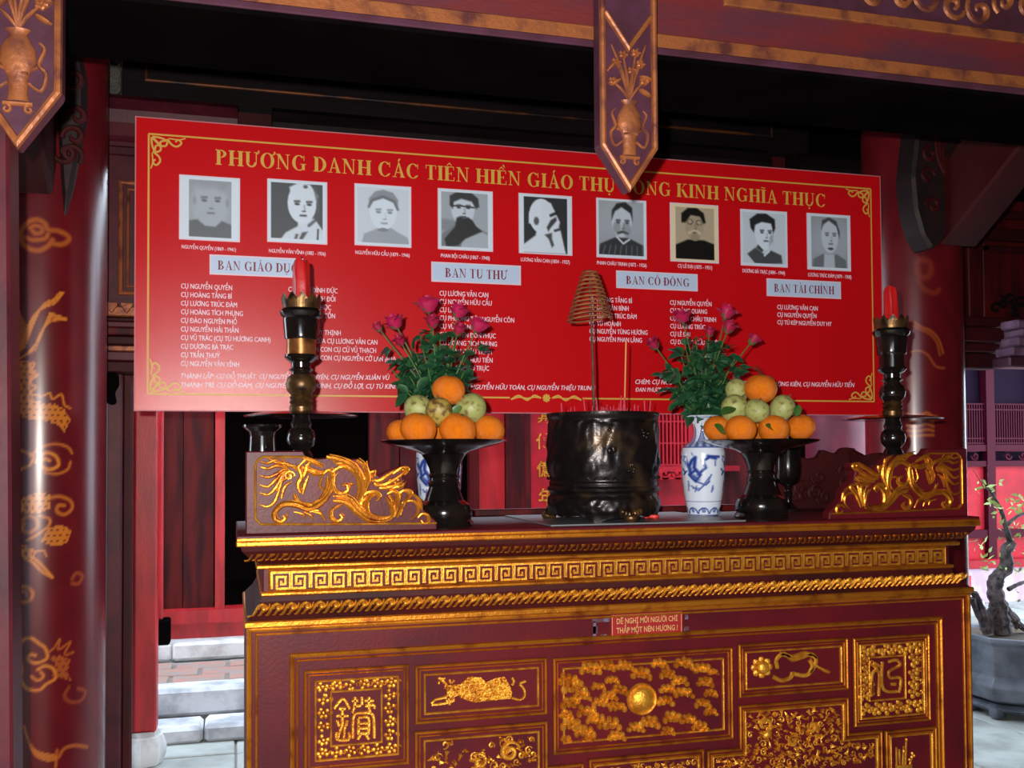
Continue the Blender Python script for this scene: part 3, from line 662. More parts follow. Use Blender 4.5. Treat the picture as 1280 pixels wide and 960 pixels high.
# ------------------------------------------------------------------ courtyard side: door wall, bonsai
YD = 8.4
xw0, xw1 = at(1150, 600, YD).x, at(1380, 600, YD).x
dw = struct('wall_right', MB().box(xw0, xw1+1, YD+.1, YD+.2, 0, 3.4), M['far_dark'])
MB().box(xw0, xw1+1, YD-1.1, YD+.2, 3.0, 3.1).build('shading_eave', M['black_and_shade'], dw)  # out of view, added to shade the upper lattice
zf_ = lambda y: at(1245, y, YD).z
for a, b in ((1190, 1234), (1244, 1300), (1310, 1360)):
    xa, xb = at(a, 600, YD).x, at(b, 600, YD).x
    MB().box(xa, xb, YD+.05, YD+.09, zf_(662), zf_(583)).build('door_panel', M['far_red'], dw)
    MB().box(xa, xb, YD+.05, YD+.09, zf_(698), zf_(672)).build('lower_panel', M['far_red'], dw)
    lb = MB(); n = int((xb-xa)/.028)
    for i in range(n+1): x = xa+(xb-xa)*i/n; lb.box(x-.006, x+.006, YD+.02, YD+.05, zf_(556), zf_(505))
    for yy in (505, 512, 548, 554): lb.box(xa, xb, YD+.018, YD+.048, zf_(yy)-.007, zf_(yy)+.007)
    tag(lb.build('lattice_bars', M['far_frame'], dw), kind='stuff')
    sc = MB(); xc = (xa+xb)/2; zc = zf_(570)
    for s_ in (-1, 1):
        sc.tube([(x, YD+.03, z) for x, z in spiral(xc+s_*.09, zc, .045, 1.1, 0 if s_ < 0 else PI, sgn=s_)], .013, 5)
    sc.tube([(xc-.13, YD+.03, zc+.05), (xc+.13, YD+.03, zc+.05)], .012, 5); tag(sc.build('cloud_carving', M['far_frame'], dw), kind='stuff')
for y0, y1 in ((556, 564), (576, 583), (662, 672), (440, 452)):
    MB().box(xw0, xw1, YD, YD+.08, zf_(y1), zf_(y0)).build('door_rail', M['far_frame'], dw)
for a, b in ((1234, 1244), (1300, 1310)):
    MB().box(at(a, 600, YD).x, at(b, 600, YD).x, YD-.01, YD+.08, zf_(700), 3.2).build('door_stile', M['far_frame'], dw)
MB().box(xw0, xw1+1, YD-.12, YD+.1, zf_(708), zf_(698)).build('red_sill', M['far_red'], dw)
MB().box(xw0, xw1+1, YD-.1, YD+.1, 0, zf_(708)).build('plastered_base', M['white_plaster'], dw)

# bonsai in a planter
YBN = atz(1270, 902, 0).y + .2
bc = at(1278, 895, YBN); s_ = bc.y
PX = at(1276, 850, YBN).x
pltr = thing('bonsai_planter', 'grey glazed lobed planter on low feet in the courtyard', 'planter', (PX, YBN, 0))
zz = lambda y: at(1270, y, YBN).z
r = PX-at(1214, 800, YBN).x
def hexring(prof, c, seg=8, rot=PI/8):
    mb = MB(); vs = []; n = len(prof)
    for R_, z in prof:
        for i in range(seg):
            a = 2*PI*i/seg+rot; vs.append((c[0]+R_*math.cos(a), c[1]+R_*math.sin(a), z))
    fs = [(j*seg+i, j*seg+(i+1) % seg, (j+1)*seg+(i+1) % seg, (j+1)*seg+i) for j in range(n-1) for i in range(seg)]
    fs.append(tuple(range(seg-1, -1, -1))); return mb.add(vs, fs)
zo = zz(898)
hexring([(r*.78, zz(872)), (r*.96, zz(866)), (r*1.02, zz(850)), (r*.98, zz(843)), (r*.92, zz(838)), (r*.96, zz(800)), (r*1.0, zz(797)), (r*1.03, zz(795)), (r*1.03, zz(790)), (r*.93, zz(790)), (r*.9, zz(796))], (PX, YBN)).build('bowl', M['planter'], pltr, bevel=.004)
hexring([(r*.9, max(0.03, zz(884))), (r*.98, zz(876)), (r*.86, zz(871))], (PX, YBN)).build('stand_ring', M['planter'], pltr, bevel=.004)
for i in range(8):
    a = 2*PI*i/8+PI/8; x, y = PX+r*.84*math.cos(a), YBN+r*.84*math.sin(a)
    MB().lathe([(.03, 0), (.042, .012), (.05, max(.05, zz(884))), (.05, max(.06, zz(878)))], (x, y, 0), 8).build('foot', M['planter'], pltr, smooth=True)
sp = MB(); 
for i in range(3): sp.tube([(x, YBN-r*.93, z) for x, z in spiral(PX-.12+i*.06, zz(812+i*5), .02, 1.1, i)], .004, 5)
tag(sp.build('relief_motif', M['planter'], pltr), kind='stuff')
MB().lathe([(r*.9, zz(794)), (r*.5, zz(793)), (.01, zz(792))], (PX, YBN, 0), 16, cap=False).build('soil', M['soil'], pltr)
bon = thing('bonsai_tree', 'small bonsai tree with gnarled trunk and pale young leaves in the grey planter', 'tree', (PX, YBN, zz(792)))
def bp(x, y, dy=0): p = at(1180+x/2.743, 580+y/2.743, YBN); return (p.x, YBN+dy, p.z)
tk = MB(); jit = random.Random(9)
def limb(pts, r0, r1, name='branch', mb=None):
    q = bez([bp(*p) for p in pts], 5); n = len(q); m = mb or MB()
    m.tube(q, [(r0+(r1-r0)*i/(n-1))*jit.uniform(.85, 1.15) for i in range(n)], 7)
    if mb is None: m.build(name, M['bark'], bon, smooth=True)
limb([(200, 580), (190, 500), (175, 430), (185, 385), (215, 350), (212, 300), (235, 270)], .055, .03, 'trunk')
limb([(235, 290), (215, 230), (200, 170), (170, 110), (155, 85)], .02, .006); limb([(150, 580), (130, 510), (108, 450), (90, 440)], .035, .012); limb([(140, 575), (170, 500), (235, 520), (255, 560)], .03, .02, 'root')
limb([(200, 480), (225, 520), (270, 560), (300, 580)], .03, .014, 'root'); limb([(215, 210), (250, 180), (300, 160)], .012, .006); limb([(220, 430), (260, 410), (320, 390)], .014, .008); limb([(95, 460), (120, 520), (150, 550)], .02, .02, 'root')
for x, y in ((120, 30), (150, 5), (100, 20)): limb([(150, 90), ((150+x)/2, (90+y)/2+5), (x, y)], .003, .0012, 'twig')
lf = MB().add([(0, 0, 0), (.012, .006, 0), (.03, 0, .002), (.012, -.006, 0)], [(0, 1, 2, 3)]).mesh('leaf'); lf.materials.append(M['leaf_pale'])
LFM = lf
lp = [(165, 70), (120, 80), (135, 85), (150, 130), (165, 145), (185, 160), (150, 130), (180, 185), (195, 195), (230, 130), (250, 120), (265, 130), (245, 150), (260, 110), (110, 265), (120, 272), (225, 225), (240, 215), (215, 240), (260, 245), (265, 270), (245, 285), (130, 300), (150, 305), (165, 325), (190, 340), (145, 330), (240, 350), (265, 360), (225, 345), (245, 550), (255, 470), (262, 440), (150, 350), (205, 260), (270, 160), (270, 210), (235, 140), (290, 140), (300, 220), (310, 180), (300, 300), (320, 260), (140, 75), (172, 62)]
for i, (x, y) in enumerate(lp*3):
    p = bp(x+jit.uniform(-14, 14), y+jit.uniform(-12, 12)); o = bpy.data.objects.new('leaf', LFM); col.objects.link(o); o.parent = bon
    o.location = Vector(p)-ORG[bon.name]+Vector((0, jit.uniform(-.05, .05), 0)); o.rotation_euler = (jit.uniform(0, 2), jit.uniform(-1, 1), jit.uniform(0, 6)); sc_ = jit.uniform(1.0, 1.9); o.scale = (sc_,)*3

# ------------------------------------------------------------------ front lintel and pendants
YL = 2.06
li = thing('front_lintel', 'long red lintel with worn gold edging crossing the top of the view', 'lintel', (1, YL, 2.4)); li['kind'] = 'thing'
zl0 = 2.395
MB().box(-1.2, 3.0, YL, YL+.16, zl0, 2.90).build('beam_body', M['beam_red'], li)
MB().box(-1.2, 3.0, YL-.012, YL+.0, zl0-.004, zl0+.03).build('gold_edge', M['gold_worn'], li, bevel=.003)
MB().box(-1.2, 3.0, YL-.018, YL+.165, zl0-.02, zl0-.004).build('bottom_bead', M['panel_purple'], li, bevel=.003)
MB().box(-1.2, 3.0, YL-.012, YL+.30, zl0-.03, zl0-.0195).build('soffit_shade', M['black_and_shade'], li)  # near-black sheet that paints the shade under the lintel
xk = at(903, 5, YL).x; zk = at(1100, 24, YL).z; z2 = at(1090, 30, YL).z
MB().box(xk, 3.0, YL-.012, YL+.001, z2-.004, z2+.022).build('gold_edge', M['gold_worn'], li, bevel=.003)
MB().box(xk, 3.0, YL-.006, YL+.001, z2+.022, 2.9).build('carved_field', M['panel_purple'], li)
cv = MB(); rr = random.Random(8)
for i in range(16):
    x = xk+.1+i*.075; z = z2+.06+rr.uniform(0, .05)
    cv.tube([(a, YL-.012, b) for a, b in spiral(x, z, rr.uniform(.03, .045), 1.2, rr.random()*6, sgn=(-1)**i)], taper(22, .006, .01, .004), 6, fy=.8)
tag(cv.build('carved_scrolls', M['gold_worn'], li, smooth=True), kind='stuff')

def pendant(label, tipx, W, zt_, big):
    Y = 2.0; tip = 2.045; x = tipx; h = W*.5; sh = tip+W*.72
    t = thing('carved_pendant', label, 'pendant', (x, Y, tip), group='carved pendants hanging from the front lintel')
    out = [(x, tip), (x+h, sh), (x+h, 2.75), (x-h, 2.75), (x-h, sh)]
    MB().prism(out, Y, YL-.02).build('board', M['panel_purple'], t, bevel=.004)
    b = W*.1; inn = [(x, tip+b*.75), (x+h-b*.52, sh+b*.2), (x+h-b*.52, 2.72), (x-h+b*.52, 2.72), (x-h+b*.52, sh+b*.2)]
    MB().rail(inn, b, .009, Y).build('gilt_border', M['gold_worn'], t)
    zc = tip+W*2.35; bw = b*.9
    MB().rail([(x-h+b, zc+W*.55), (x, zc), (x+h-b, zc+W*.55)], bw, .009, Y, closed=False).build('gilt_chevron', M['gold_worn'], t)
    # vase with flowers in relief
    m = MB(); k = W; Yr = Y-.002
    z0 = tip+k*.52
    for s_ in (-1, 1):
        m.tube([(a, Yr, c) for a, c in spiral(x+s_*k*.13, z0-k*.03, k*.06, 1., PI/2, 12, sgn=s_)], k*.022, 6)
    m.tube([(x-k*.17, Yr, z0+k*.04), (x+k*.17, Yr, z0+k*.04)], k*.03, 6)
    tag(m.build('relief_foot', M['gold_worn'], t, smooth=True), kind='stuff')
    m = MB(); m.add(*_relief_lathe(x, Yr, [(k*.13, z0+k*.06), (k*.11, z0+k*.16), (k*.115, z0+k*.34), (k*.15, z0+k*.42), (k*.21, z0+k*.55), (k*.2, z0+k*.72), (k*.12, z0+k*.86), (k*.1, z0+k*.9), (k*.15, z0+k*.96)], k*.10))
    m.build('relief_vase', M['gold_worn'], t, smooth=True)
    m = MB()
    for s_ in (-1, 1):
        q = bez([(x+s_*k*.12, Yr, z0+k*.3), (x+s_*k*.26, Yr, z0+k*.22), (x+s_*k*.32, Yr, z0+k*.42), (x+s_*k*.24, Yr, z0+k*.55), (x+s_*k*.3, Yr, z0+k*.74), (x+s_*k*.24, Yr, z0+k*.82)], 6)
        m.tube(q, taper(len(q), k*.02, k*.032, k*.012), 6); q = bez([(x+s_*k*.22, Yr, z0+k*.5), (x+s_*k*.1, Yr-.004, z0+k*.44), (x-s_*k*.12, Yr-.01, z0+k*.4)], 6); m.tube(q, k*.02, 6)
    tag(m.build('relief_ribbon', M['gold_worn'], t, smooth=True), kind='stuff')
    m = MB(); zf0 = z0+k*.96
    for (dx, dz, bl) in ((-.22, .62, 1), (-.1, .75, 1), (.05, .5, 2), (.2, .62, 1), (.26, .34, 2), (-.28, .3, 3), (.12, .8, 1), (-.3, .9, 0), (.3, .95, 0)):
        q = bez([(x, Yr, zf0), (x+dx*k*.4, Yr-.003, zf0+dz*k*.5), (x+dx*k, Yr, zf0+dz*k)], 5); m.tube(q, taper(len(q), k*.02, k*.026, k*.012), 6)
        if bl:
            for a in range(4+bl): m.ball((x+dx*k+math.cos(a*1.3)*k*.05, Yr, zf0+dz*k+math.sin(a*1.3)*k*.04), (k*.05, .008, k*.03), 7, 4, a)
    for dx, dz, r_ in ((-.22, .3, .6), (.28, .16, -.5), (-.3, .55, .9), (.3, .4, -.2)): m.ball((x+dx*k, Yr, zf0+dz*k), (k*.12, .01, k*.04), 8, 5, r_)
    tag(m.build('relief_flowers', M['gold_worn'], t, smooth=True), kind='stuff')
def _relief_lathe(x, Y, prof, dep, seg=14):
    vs = []; fs = []
    for r_, z in prof:
        for i in range(seg+1):
            a = PI*i/seg; vs.append((x+r_*math.cos(a), Y-dep*(r_/prof[0][0])**.5*.7*math.sin(a), z))
    for j in range(len(prof)-1):
        for i in range(seg): b = j*(seg+1)+i; fs.append((b, b+seg+1, b+seg+2, b+1))
    return vs, fs
pendant('worn carved pendant with a flower vase, hanging over the middle of the banner', at(787, 237, 2.0).x, .134, 2.7, 1)
pendant('worn carved pendant with a flower vase, hanging in the top left corner', at(22, 188, 2.0).x, .150, 2.7, 1)

# ------------------------------------------------------------------ banner
YN = 3.3; BX0, BX1, BZ0, BZ1 = -.304, 2.397, 1.625, 2.546
ban = thing('name_banner', 'long red printed banner with yellow title, nine portraits and lists of names', 'banner', ((BX0+BX1)/2, YN, BZ0))
MB().box(BX0, BX1, YN, YN+.012, BZ0, BZ1).build('board', M['banner_red'], ban)
ed = MB(); e = .0035
ed.box(BX0-e, BX0, YN, YN+.012, BZ0-e, BZ1+e).box(BX1, BX1+e, YN, YN+.012, BZ0-e, BZ1+e).box(BX0, BX1, YN, YN+.012, BZ0-e, BZ0).box(BX0, BX1, YN, YN+.012, BZ1, BZ1+e)
ed.build('edge_fold', M['edge_pale'], ban)
for xk_ in (BX0+.2, BX1-.2): MB().box(xk_-.02, xk_+.02, YN+.012, YT-.05, BZ1-.06, BZ1-.03).box(xk_-.02, xk_+.02, YT-.06, YT+.0, BZ1-.06, 2.69).build('hanging_batten', M['dark_wood'], ban)
def B(px, py): p = at(px, py, YN); return (p.x, p.z)
def flat(name, V, Fs, x, z, sx, sz, m, parent, lift=.0012, rot=0.):
    ox, oy, oz = ORG[parent.name]; ca, sa = math.cos(rot), math.sin(rot)
    me = bpy.data.meshes.new(name); me.from_pydata([(x+p[0]*sx*ca-p[1]*sz*sa-ox, YN-lift-(p[2] if len(p) > 2 else 0)-oy, z+p[1]*sz*ca+p[0]*sx*sa-oz) for p in V], [], Fs); me.update()
    return link(name, me, m, parent)
def dbl(V, Fs, d=.03):      # heavier strokes, each layer of print a hair proud of the last
    n = len(V); L = np.zeros((n, 1), np.float32)
    for f in Fs:
        if len(f) == 4: L[list(f)] = .0006
    V = np.hstack([V, L]); return np.vstack([V, V+np.array([d, 0, .0003], np.float32)]), list(Fs)+[tuple(i+n for i in f) for f in Fs]
def text(name, s, pl, pr, cap, m=M['print_white'], parent=None, bold=0, shear=0., lift=.0012):   # pl: left-baseline px, pr: right-baseline px
    V, Fs = dbl(*text_mesh(s, bold, shear)); a = B(*pl); b = B(*pr); w = V[:, 0].max()-V[:, 0].min(); H = .73
    sx = (b[0]-a[0])/w; sz = cap/H
    return flat(name, V-np.array([V[:, 0].min(), 0, 0]), Fs, a[0], a[1], sx, sz, m, parent or ban, lift, math.atan2(b[1]-a[1], b[0]-a[0]))
def capm(px, py, c): return B(px, py-c)[1]-B(px, py)[1]
# gold line border with corner fretwork
lb = MB(); bx0, bz1 = B(186, 170); bx1 = B(1088, 236)[0]; bz0 = B(186, 494)[1]; lw = .0055
zt1 = (B(186, 169)[1]+B(1088, 235)[1])/2; zb1 = (B(640, 496)[1]+B(1090, 503)[1])/2
xm0, xm1 = B(637, 498)[0], B(728, 498)[0]
def ln(mb, x0, z0, x1, z1, w=lw):
    d = Vector((x1-x0, z1-z0)).normalized(); n = Vector((-d.y, d.x))*w/2; Y = YN-.0012-rnd.random()*.0005
    mb.add([(x0+n.x, Y, z0+n.y), (x0-n.x, Y, z0-n.y), (x1-n.x, Y, z1-n.y), (x1+n.x, Y, z1+n.y)], [(0, 1, 2, 3)])
ln(lb, bx0, zt1, bx1, zt1); ln(lb, bx0, zb1, bx0, zt1); ln(lb, bx1, zb1, bx1, zt1); ln(lb, bx0, zb1, xm0, zb1); ln(lb, xm1, zb1, bx1, zb1)
lb.build('border_line', M['print_gold'], ban)
def corner(x, z, sx, sz):
    mb = MB()
    def pth(pts, w=.006):
        q = bez(pts, 5)
        for a, b in zip(q[:-1], q[1:]): ln(mb, x+sx*a.x, z+sz*a.y, x+sx*b.x, z+sz*b.y, w)
    for sw in (0, 1):
        f = (lambda p: (-p[1], -p[0])) if sw else (lambda p: p)
        pth([f(p) for p in [(.01, -.008), (.035, -.01), (.055, -.02), (.05, -.035), (.036, -.034), (.036, -.022), (.05, -.018)]])
        pth([f(p) for p in [(.055, -.012), (.07, -.03), (.085, -.034), (.098, -.022), (.088, -.012), (.08, -.02)]]); pth([f(p) for p in [(.06, -.01), (.09, -.012), (.11, -.006)]], .004)
    pth([(.012, -.012), (.022, -.022), (.034, -.034)], .008)
    tag(mb.build('corner_ornament', M['print_gold'], ban), kind='stuff')
for x, z, sx, sz in ((bx0, zt1, 1, 1), (bx1, zt1, -1, 1), (bx0, zb1, 1, -1), (bx1, zb1, -1, -1)): corner(x, z, sx, sz)
mb = MB(); xc = (xm0+xm1)/2
for s_ in (-1, 1):
    for o_ in (0, .006):
        q = bez([(xc+s_*.02, zb1), (xc+s_*.045, zb1+.009-o_), (xc+s_*.07, zb1-.008+o_), (xc+s_*.1, zb1+.008-o_), (xc+s_*.128, zb1-.006)], 6)
        for a, b in zip(q[:-1], q[1:]): ln(mb, a.x, a.y, b.x, b.y, .005)
for k in range(8): ln(mb, xc, zb1, xc+.014*math.cos(k*PI/4), zb1+.014*math.sin(k*PI/4), .007)
tag(mb.build('border_flourish', M['print_gold'], ban), kind='stuff')
# title in serif capitals
V, Fs = serif_mesh('PHƯƠNG DANH CÁC TIÊN HIỀN GIÁO THỤ ĐÔNG KINH NGHĨA THỤC')
a, b = B(269, 208), B(1031, 257); zc = (a[1]+b[1])/2
sx_ = (b[0]-a[0])/V[:, 0].max(); x_ = 0
for w_ in 'PHƯƠNG DANH CÁC TIÊN HIỀN GIÁO THỤ ĐÔNG KINH NGHĨA THỤC'.split():
    V, Fs = serif_mesh(w_); flat('title_word', V, Fs, a[0]+x_*sx_, zc, sx_, capm(269, 208, 19), M['print_gold'], ban)
    x_ += sum(SER[VN.get(c, (c,))[0]][0]+.035 for c in w_)+.32
# heading plates
for (x0, y0, x1, y1, s, ta, tb) in ((262, 318, 379, 344, 'BAN GIÁO DỤC', 272, 372), (539, 327, 651, 355, 'BAN TU THƯ', 556, 634), (770, 338, 872, 364, 'BAN CỔ ĐÔNG', 782, 861), (958, 348, 1051, 373, 'BAN TÀI CHÍNH', 967, 1042)):
    (xa, za_), (xb, zb_) = B(x0, y0), B(x1, (y0+y1)/2+ (y1-y0)/2)
    zt_ = za_; zb_ = B(x0, y0+ (25 if x0 < 600 else 22))[1]
    pl_ = MB().box(xa, xb, YN-.0015, YN, zb_, zt_).build('heading_plate', M['white_card'], ban)
    e = .005; MB().box(xa+e, xb-e, YN-.002, YN-.001, zb_+e, zt_-e).build('plate_field', M['print_blue'], pl_)
    V, Fs = serif_mesh(s); ta_, tb_ = B(ta, y0)[0], B(tb, y0)[0]; hz_ = (zt_-zb_)*.46
    flat('lettering', V, Fs, ta_, zb_+(zt_-zb_)*.25, (tb_-ta_)/V[:, 0].max(), hz_, M['print_maroon'], pl_, .0026)
# body text
def column_text(x, y, lines, dy, cap, wpx):
    z0_ = B(x, y)[1]; dz = (B(x, y)[1]-B(x, y+dy)[1]); cp = capm(x, y, cap); x0_ = B(x, y)[0]; sc_ = None
    for i, s in enumerate(lines):
        V, Fs = dbl(*text_mesh(s, 0)); w = V[:, 0].max()
        if sc_ is None: V0, _ = text_mesh('CỤ NGUYỄN QUYỀN', 0); sc_ = (B(x+wpx, y)[0]-x0_)/V0[:, 0].max()
        flat('name_line', V, Fs, x0_, z0_-dz*i, sc_, cp/.73, M['print_white'], ban)
column_text(226, 360.5, ['CỤ NGUYỄN QUYỀN', 'CỤ HOÀNG TĂNG BÍ', 'CỤ LƯƠNG TRÚC ĐÀM', 'CỤ HOÀNG TÍCH PHỤNG', 'CỤ ĐÀO NGUYÊN PHỔ', 'CỤ NGUYỄN HẢI THẦN', 'CỤ VŨ TRÁC (CỤ TÚ HƯƠNG CANH)', 'CỤ DƯƠNG BÁ TRẠC', 'CỤ TRẦN THUỲ', 'CỤ NGUYỄN VĂN VĨNH'], 10.75, 6.6, 64)
column_text(360, 364.5, ['CỤ TRẦN ĐÌNH ĐỨC', 'CỤ PHẠM ĐÌNH ĐỐI', 'CỤ PHAN BÁ HỌC', 'CỤ PHẠM DUY TỐN', 'CỤ BÙI TÁ', 'CỤ PHẠM DUY THỊNH', 'CỤ TỨ NỮ CỦA CỤ LƯƠNG VĂN CAN', 'CỤ NGUYỄN CON CỤ CỬ VŨ THẠCH', 'CỤ NGUYỄN CON CỤ NGUYỄN CỞ LAN (HAI)'], 10.6, 6.5, 62)
column_text(549, 369.5, ['CỤ LƯƠNG VĂN CAN', 'CỤ NGUYỄN HỮU CẦU', 'CỤ LÊ ĐẠI', 'CỤ PHƯƠNG TIÊU NGUYỄN CÔN', 'CỤ VŨ HOÀNH', 'CỤ NGUYỄN ĐÔN PHỤC', 'CỤ HOÀNG TÍCH PHỤNG', 'CỤ PHAN CHÂU TRINH', 'CỤ NGUYỄN HỮU TIẾN', 'CỤ DƯƠNG TỰ TRỰC'], 10.3, 6.4, 59)
column_text(736, 377, ['CỤ HOÀNG TĂNG BÍ', 'CỤ ĐÀO TÂN BÌNH', 'CỤ LƯƠNG TRÚC ĐÀM', 'CỤ VŨ HOÀNH', 'CỤ NGUYỄN TÙNG HƯƠNG', 'CỤ NGUYỄN PHAN LÃNG'], 9.9, 6.2, 54)
column_text(837, 381, ['CỤ NGUYỄN QUYỀN', 'CỤ ĐẶNG QUANG', 'CỤ PHAN CHÂU TRINH', 'CỤ LƯƠNG TRÚC', 'CỤ LÊ ĐẠI', 'CỤ DƯƠNG HỮU QUYÊN'], 9.8, 6, 52)
column_text(971, 386.5, ['CỤ LƯƠNG VĂN CAN', 'CỤ NGUYỄN QUYỀN', 'CỤ TÚ KÉP NGUYỄN DUY HY'], 9.5, 5.8, 49)
text('name_line', 'THÀNH LẬP: CỤ ĐỖ THUẬT, CỤ NGUYỄN ĐÌNH TUYÊN, CỤ NGUYỄN XUÂN VŨ', (226, 473), (487, 475), capm(300, 470, 6.4), shear=.25)
text('name_line', 'THANH TRÌ: CỤ ĐỖ ĐÀM, CỤ NGUYỄN HỮU VÀ KÍNH, CỤ ĐỖ LỢI, CỤ TÚ KINH,', (226, 484), (499, 486), capm(300, 480, 6.4), shear=.25)
text('name_line', 'CỤ NGUYỄN HUÂN, CỤ NGUYỄN HỮU TOÁN, CỤ NGUYỄN THIỆU TRUNG', (508, 486), (744, 488), capm(600, 486, 6.2), shear=.25)
text('name_line', 'CHÈM: CỤ NGUYỄN DUY, CỤ NGUYỄN PHÚ, CỤ NGUYỄN TRỌNG KIÊN, CỤ NGUYỄN HỮU TIẾN', (794, 480), (1068, 484), capm(900, 480, 5.9), shear=.2)
text('name_line', 'ĐAN PHƯỢNG', (794, 489.5), (833, 490), capm(800, 489, 5.4), shear=.2)

# portraits as flat prints: (x0,y0,x1,y1 on the photo), painter
def soft(d, w=.03): return np.clip(.5-d/w, 0, 1)
class Pr:
    def __init__(s, base, tint=(.86, .93, 1.)):
        s.nx, s.ny = 60, 74; u, v = np.meshgrid(np.linspace(0, 1, s.nx), np.linspace(0, 1, s.ny)); s.u = u; s.v = v
        s.g = np.full(u.shape, base, float); s.t = tint
    def ell(s, cx, cy, rx, ry, val, al=1., w=.12):
        d = np.hypot((s.u-cx)/rx, (s.v-cy)/ry)-1; a = np.clip(.5-d/w, 0, 1)*al; s.g = s.g*(1-a)+val*a; return s
    def pol(s, pts, val, al=1.):
        ins = inpoly(s.u, s.v, pts)
        d = dist_line(s.u, s.v, list(pts)+[pts[0]]); d = np.where(ins, -d, d); a = np.clip(.5-d/.03, 0, 1)*al; s.g = s.g*(1-a)+val*a; return s
    def line(s, pts, w, val, al=1.):
        d = dist_line(s.u, s.v, pts); a = np.clip(1.3-d/w, 0, 1)*al; s.g = s.g*(1-a)+val*a; return s
    def face(s, cx, cy, r, dark=.35, al=.8, gap=.17):     # eyes, brows, nose, mouth
        for k in (-1, 1):
            s.line([(cx+k*gap*r*2.6-.16*r, cy-.2*r), (cx+k*gap*r*2.6+.16*r, cy-.22*r)], .024, dark*.9, al*.9); s.ell(cx+k*gap*r*2.6, cy-.02*r, .19*r, .085*r, dark*.8, al, .5)
        s.line([(cx+.02, cy+.05*r), (cx+.03, cy+.4*r)], .02, dark+.2, al*.5); s.ell(cx+.01, cy+.46*r, .16*r, .06*r, dark, al*.8, .6); s.line([(cx-.2*r, cy+.75*r), (cx+.2*r, cy+.74*r)], .02, dark, al); return s
    def rim(s, l, t, r, b, val=.92):
        m = (s.u < l) | (s.u > 1-r) | (s.v < t) | (s.v > 1-b); s.g = np.where(m, val, s.g); return s
ports = []
p = Pr(.62); p.ell(.5, .5, .42, .5, .68, 1, .6).ell(.5, .42, .3, .4, .72, 1, .3).pol([(.0, 1), (0, .74), (.3, .68), (.42, .78), (.6, .79), (.7, .69), (.85, .74), (1, .8), (1, 1)], .42).ell(.5, .62, .2, .14, .71, 1, .5).face(.52, .38, .26, .45, .8).ell(.24, .38, .03, .07, .5, .45, .8).ell(.8, .4, .03, .07, .5, .45, .8).line([(.38, .1), (.6, .09), (.7, .14)], .1, .56, .5).rim(.15, .05, .12, .04); ports.append(((224, 218, 300, 303), p))
p = Pr(.34); p.pol([(.18, 1), (.3, .85), (.5, .74), (.52, .6), (.8, .6), (.95, .8), (1, 1)], .88).ell(.58, .36, .25, .33, .92, 1, .08).pol([(.36, .1), (.5, .03), (.72, .04), (.86, .22), (.84, .34), (.4, .3)], .9).face(.6, .38, .24, .25, .9).line([(.8, .1), (.85, .3), (.87, .5)], .03, .4, .8).line([(.7, .72), (.84, .6), (.86, .5)], .03, .35, .9).pol([(.44, .97), (.47, .87), (.52, .87), (.48, .97)], .35).pol([(.52, .97), (.58, .84), (.68, .82), (.58, .97)], .35).line([(.86, .78), (.85, .97)], .02, .3).ell(.64, .08, .04, .03, .4, 1, .6).rim(.05, .04, .06, .05); ports.append(((334, 223, 409, 306), p))
p = Pr(.86); p.pol([(.1, 1), (.15, .82), (.35, .74), (.42, .7), (.65, .7), (.75, .76), (.95, .85), (1, 1)], .62, .8).ell(.5, .42, .25, .32, .93, 1, .08).pol([(.24, .36), (.24, .22), (.35, .1), (.5, .06), (.68, .1), (.78, .22), (.77, .38), (.7, .26), (.5, .2), (.32, .26)], .6).line([(.24, .36), (.3, .25), (.5, .18), (.7, .25), (.77, .38)], .03, .42, .8).face(.52, .45, .24, .5, .7).ell(.5, .74, .1, .03, .55).rim(.03, .03, .03, .03); ports.append(((443, 229, 514, 310), p))
p = Pr(.68); p.ell(.1, .6, .3, .1, .5, .7, .6).pol([(0, 1), (.05, .75), (.3, .6), (.65, .6), (.95, .72), (1, 1)], .5).pol([(.4, 1), (.45, .8), (.8, .68), (.95, .75), (.92, 1)], .72).ell(.45, .32, .22, .26, .84, 1, .1).pol([(.2, .26), (.2, .1), (.35, .02), (.6, .02), (.74, .12), (.76, .26), (.7, .3), (.62, .18), (.42, .14), (.28, .2), (.26, .32)], .24).pol([(.33, .47), (.4, .44), (.46, .47), (.55, .45), (.63, .5), (.7, .6), (.82, .68), (.64, .76), (.5, .82), (.36, .94), (.14, .98), (.1, .84), (.3, .62)], .2).face(.46, .3, .2, .25, .85).line([(.26, .27), (.4, .26), (.5, .27), (.66, .28)], .016, .2).rim(.05, .03, .08, .03); ports.append(((547, 235, 616, 315), p))
p = Pr(.2); p.pol([(.05, 1), (.07, .86), (.3, .7), (.35, .5), (.78, .55), (.88, .95), (.9, 1)], .9).ell(.42, .36, .24, .3, .93, 1, .06).pol([(.4, .1), (.6, .12), (.7, .3), (.78, .45), (.74, .6), (.4, .6)], .9).pol([(.18, .3), (.3, .3), (.32, .58), (.22, .5), (.17, .5)], .92).ell(.32, .45, .05, .07, .3, .9, .5).pol([(.52, .55), (.6, .42), (.7, .36), (.72, .42), (.6, .55), (.55, .62)], .25).pol([(.48, .68), (.62, .64), (.62, .74), (.66, .85), (.62, .9), (.56, .75)], .3).line([(.6, .34), (.74, .28)], .03, .15).line([(.68, .6), (.78, .57)], .025, .2).rim(.07, .03, .08, .0); ports.append(((648, 241, 715, 320), p))
